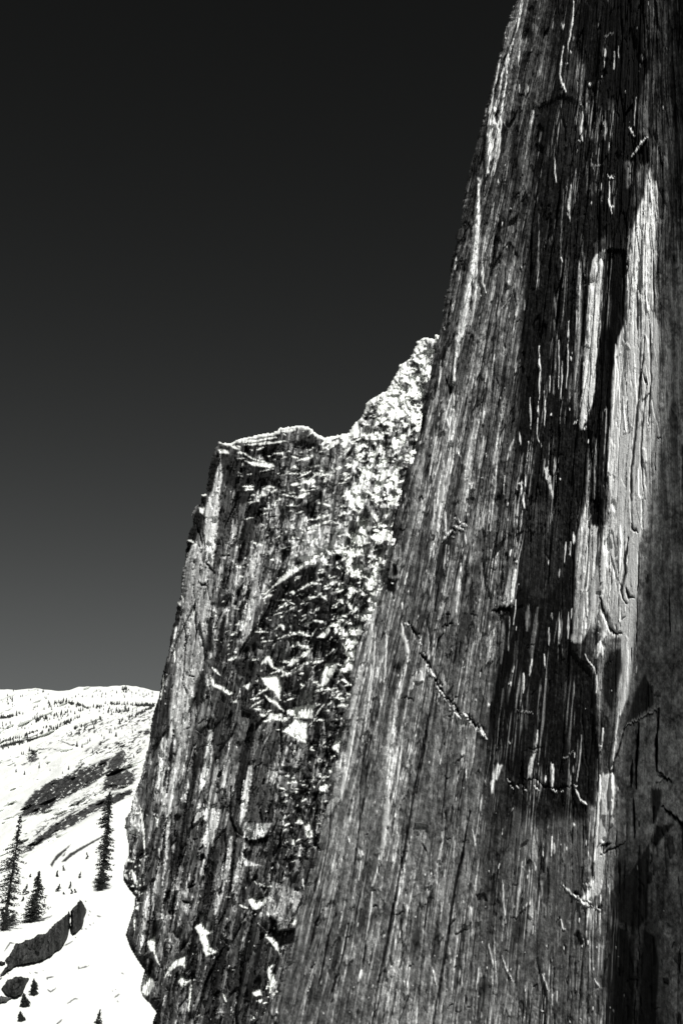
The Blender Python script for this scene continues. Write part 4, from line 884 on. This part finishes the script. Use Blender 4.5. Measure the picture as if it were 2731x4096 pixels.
for i, ((x, y), hh, wf, lab) in enumerate([((262,1334),120,.30,'dark rounded fir at the right side of the broad dark boulder'),((190,1424),96,.36,'squat rounded fir directly below the broad dark boulder'),((165,1538),70,.34,'small dark fir near the bottom left corner'),((776,1700),238,.16,'fir whose tip rises from the bottom edge of the photo'),((690,262),40,.25,'tiny fir right of the pale rock streaks')][:4]):
    p, m = base_at(x/1.96, 3300+y/1.96); h = hh/1.96*m; wd_ = h*wf
    o = conifer(p, h, [(0, wd_*.8, wd_*.8), (.2, wd_, wd_), (.6, wd_*.75, wd_*.75), (.85, wd_*.4, wd_*.4), (1, .05, .05)], nb=90, per=40, seed=80+i, tuft=.3, name='fir_tree')
    tag(o, lab, 'tree', 'small firs dotted over the snow slope')

# distant trees on the hills: individuals for the clear ones, one mass for the closed woods
def far_tree_mesh(seed):
    R = random.Random(seed); V, Fc = [], []; n = 7
    for lv in range(6):
        z0 = .08+lv*.155; r = .27*(1-lv/6.5); k = len(V)
        V.append((0, 0, min(1, z0+.26)))
        for j in range(n):
            a = 2*math.pi*j/n+lv; rr = r*R.uniform(.7, 1.2); V.append((rr*math.cos(a), rr*math.sin(a), z0+R.uniform(-.02, .02)))
        for j in range(n): Fc.append((k, k+1+j, k+1+(j+1) % n))
    return tri_mesh('crown', V, Fc, M_NEEDLE)
def stub_mesh():
    V, Fc = [], []; tube(V, Fc, [Vector((0, 0, -.1)), Vector((0, 0, .3))], [.03, .02], 5); return tri_mesh('trunk', V, Fc, M_BARK)
FM = [far_tree_mesh(k) for k in range(5)]; ST = stub_mesh()
bands = [([(0,735),(150,705),(300,668),(420,610)],60,9),([(0,680),(150,650),(290,610)],30,8),([(420,600),(560,545),(700,480),(800,430)],46,8),([(350,470),(420,450),(560,420),(700,390)],40,14),([(500,300),(650,275),(800,310),(900,340)],34,8),
         ([(1060,300),(1250,300),(1400,312),(1560,312)],40,6),([(740,560),(860,510),(1050,450)],22,7),([(640,400),(900,350),(1050,320)],22,10),([(1090,380),(1200,370),(1380,370)],26,12),([(1240,160),(1290,150)],14,12),
         ([(0,440),(110,425),(230,390)],20,7),([(1300,440),(1420,390),(1540,340)],16,6),([(1200,480),(1350,430),(1500,370)],12,10)]
R = random.Random(5); spots = []
for P, n, jit in bands:
    P = np.array(P, float)
    for i in range(n):
        k = R.randrange(len(P)-1); f = R.random(); a = P[k]*(1-f)+P[k+1]*f
        spots.append((a[0]+R.gauss(0, 4), a[1]+R.gauss(0, jit), R.uniform(15, 34), False))
single = [(300,775,38),(130,900,24),(155,925,24),(250,1010,34),(398,945,36),(485,905,22),(697,960,34),(780,725,44),(832,738,36),(860,560,40),(952,545,36),(1110,590,28),(1175,625,40),(1235,550,22),(803,600,44),(725,605,28),(955,590,30),(1055,650,26),(940,790,34),(1355,840,30),(890,690,30),(912,670,30),(1165,550,26),(1345,590,22),(635,1000,20),(85,920,20),(510,970,18),(165,985,30),(240,805,26),(222,805,26),(1128,590,20)]
for x, y, hh in single: spots.append((x, y, hh, True))
reg_ = [((0,480),(330,560),26),((330,320),(700,470),50),((900,160),(1560,230),36),((700,200),(900,240),8),((0,160),(500,260),18),((0,250),(150,330),14),((1000,330),(1350,430),22),((900,560),(1400,640),10)]
for (xa, ya), (xb, yb), n in reg_:
    for i in range(n): spots.append((R.uniform(xa, xb), R.uniform(ya, yb), R.uniform(9, 24), False))
spots.sort(key=lambda s: -s[2])
WV, WF = [], []
for i, (x, y, hh, sg) in enumerate(spots):
    px, py = x/2.529, 2700+y/2.529
    D = float(hill_D(px, py)); b = point(px, py, D); h = 1.35*hh/2.529*D/FPX
    if i < 260:
        r = bpy.data.objects.new('distant_tree', None); COL.objects.link(r); r.location = b; r.rotation_euler = (0, 0, R.uniform(0, 6)); r.scale = (h, h, h)
        c_ = bpy.data.objects.new('crown', FM[i % 5]); COL.objects.link(c_); c_.parent = r
        t_ = bpy.data.objects.new('trunk', ST); COL.objects.link(t_); t_.parent = r
        tag(r, 'tiny dark conifer far off on the white snowy hills', 'tree', 'conifers scattered over the distant snowy hills')
    else:
        src = FM[i % 5]; k = len(WV)
        WV += [(b.x+v.co.x*h, b.y+v.co.y*h, b.z+v.co.z*h) for v in src.vertices]; WF += [tuple(k+q_ for q_ in f.vertices) for f in src.polygons]
# closed woods along the hollows
for P, n in (([(0,440),(60,432),(110,422)],60),([(0,728),(120,705),(250,672)],70),([(700,290),(800,305),(900,345)],60),([(1380,312),(1470,312),(1568,305)],70),([(1470,360),(1520,340),(1560,318)],40),([(440,545),(520,520)],16),([(280,600),(380,570)],26),([(600,500),(720,465)],24),([(1230,140),(1300,150)],16)):
    P = np.array(P, float)
    for i in range(n):
        k = R.randrange(len(P)-1); f = R.random(); a = P[k]*(1-f)+P[k+1]*f
        px, py = (a[0]+R.gauss(0, 3))/2.529, 2700+(a[1]+R.gauss(0, 5))/2.529
        D = float(hill_D(px, py)); b = point(px, py, D); h = R.uniform(12, 24)/2.529*D/FPX
        src = FM[i % 5]; kk = len(WV)
        WV += [(b.x+v.co.x*h*1.3, b.y+v.co.y*h*1.3, b.z+v.co.z*h) for v in src.vertices]; WF += [tuple(kk+q_ for q_ in f_.vertices) for f_ in src.polygons]
wd = bpy.data.objects.new('distant_forest', tri_mesh('distant_forest', WV, WF, M_NEEDLE)); COL.objects.link(wd)
wd['kind'] = 'stuff'; tag(wd, 'faint dark belts of conifer forest on the far snowy hills', 'forest')
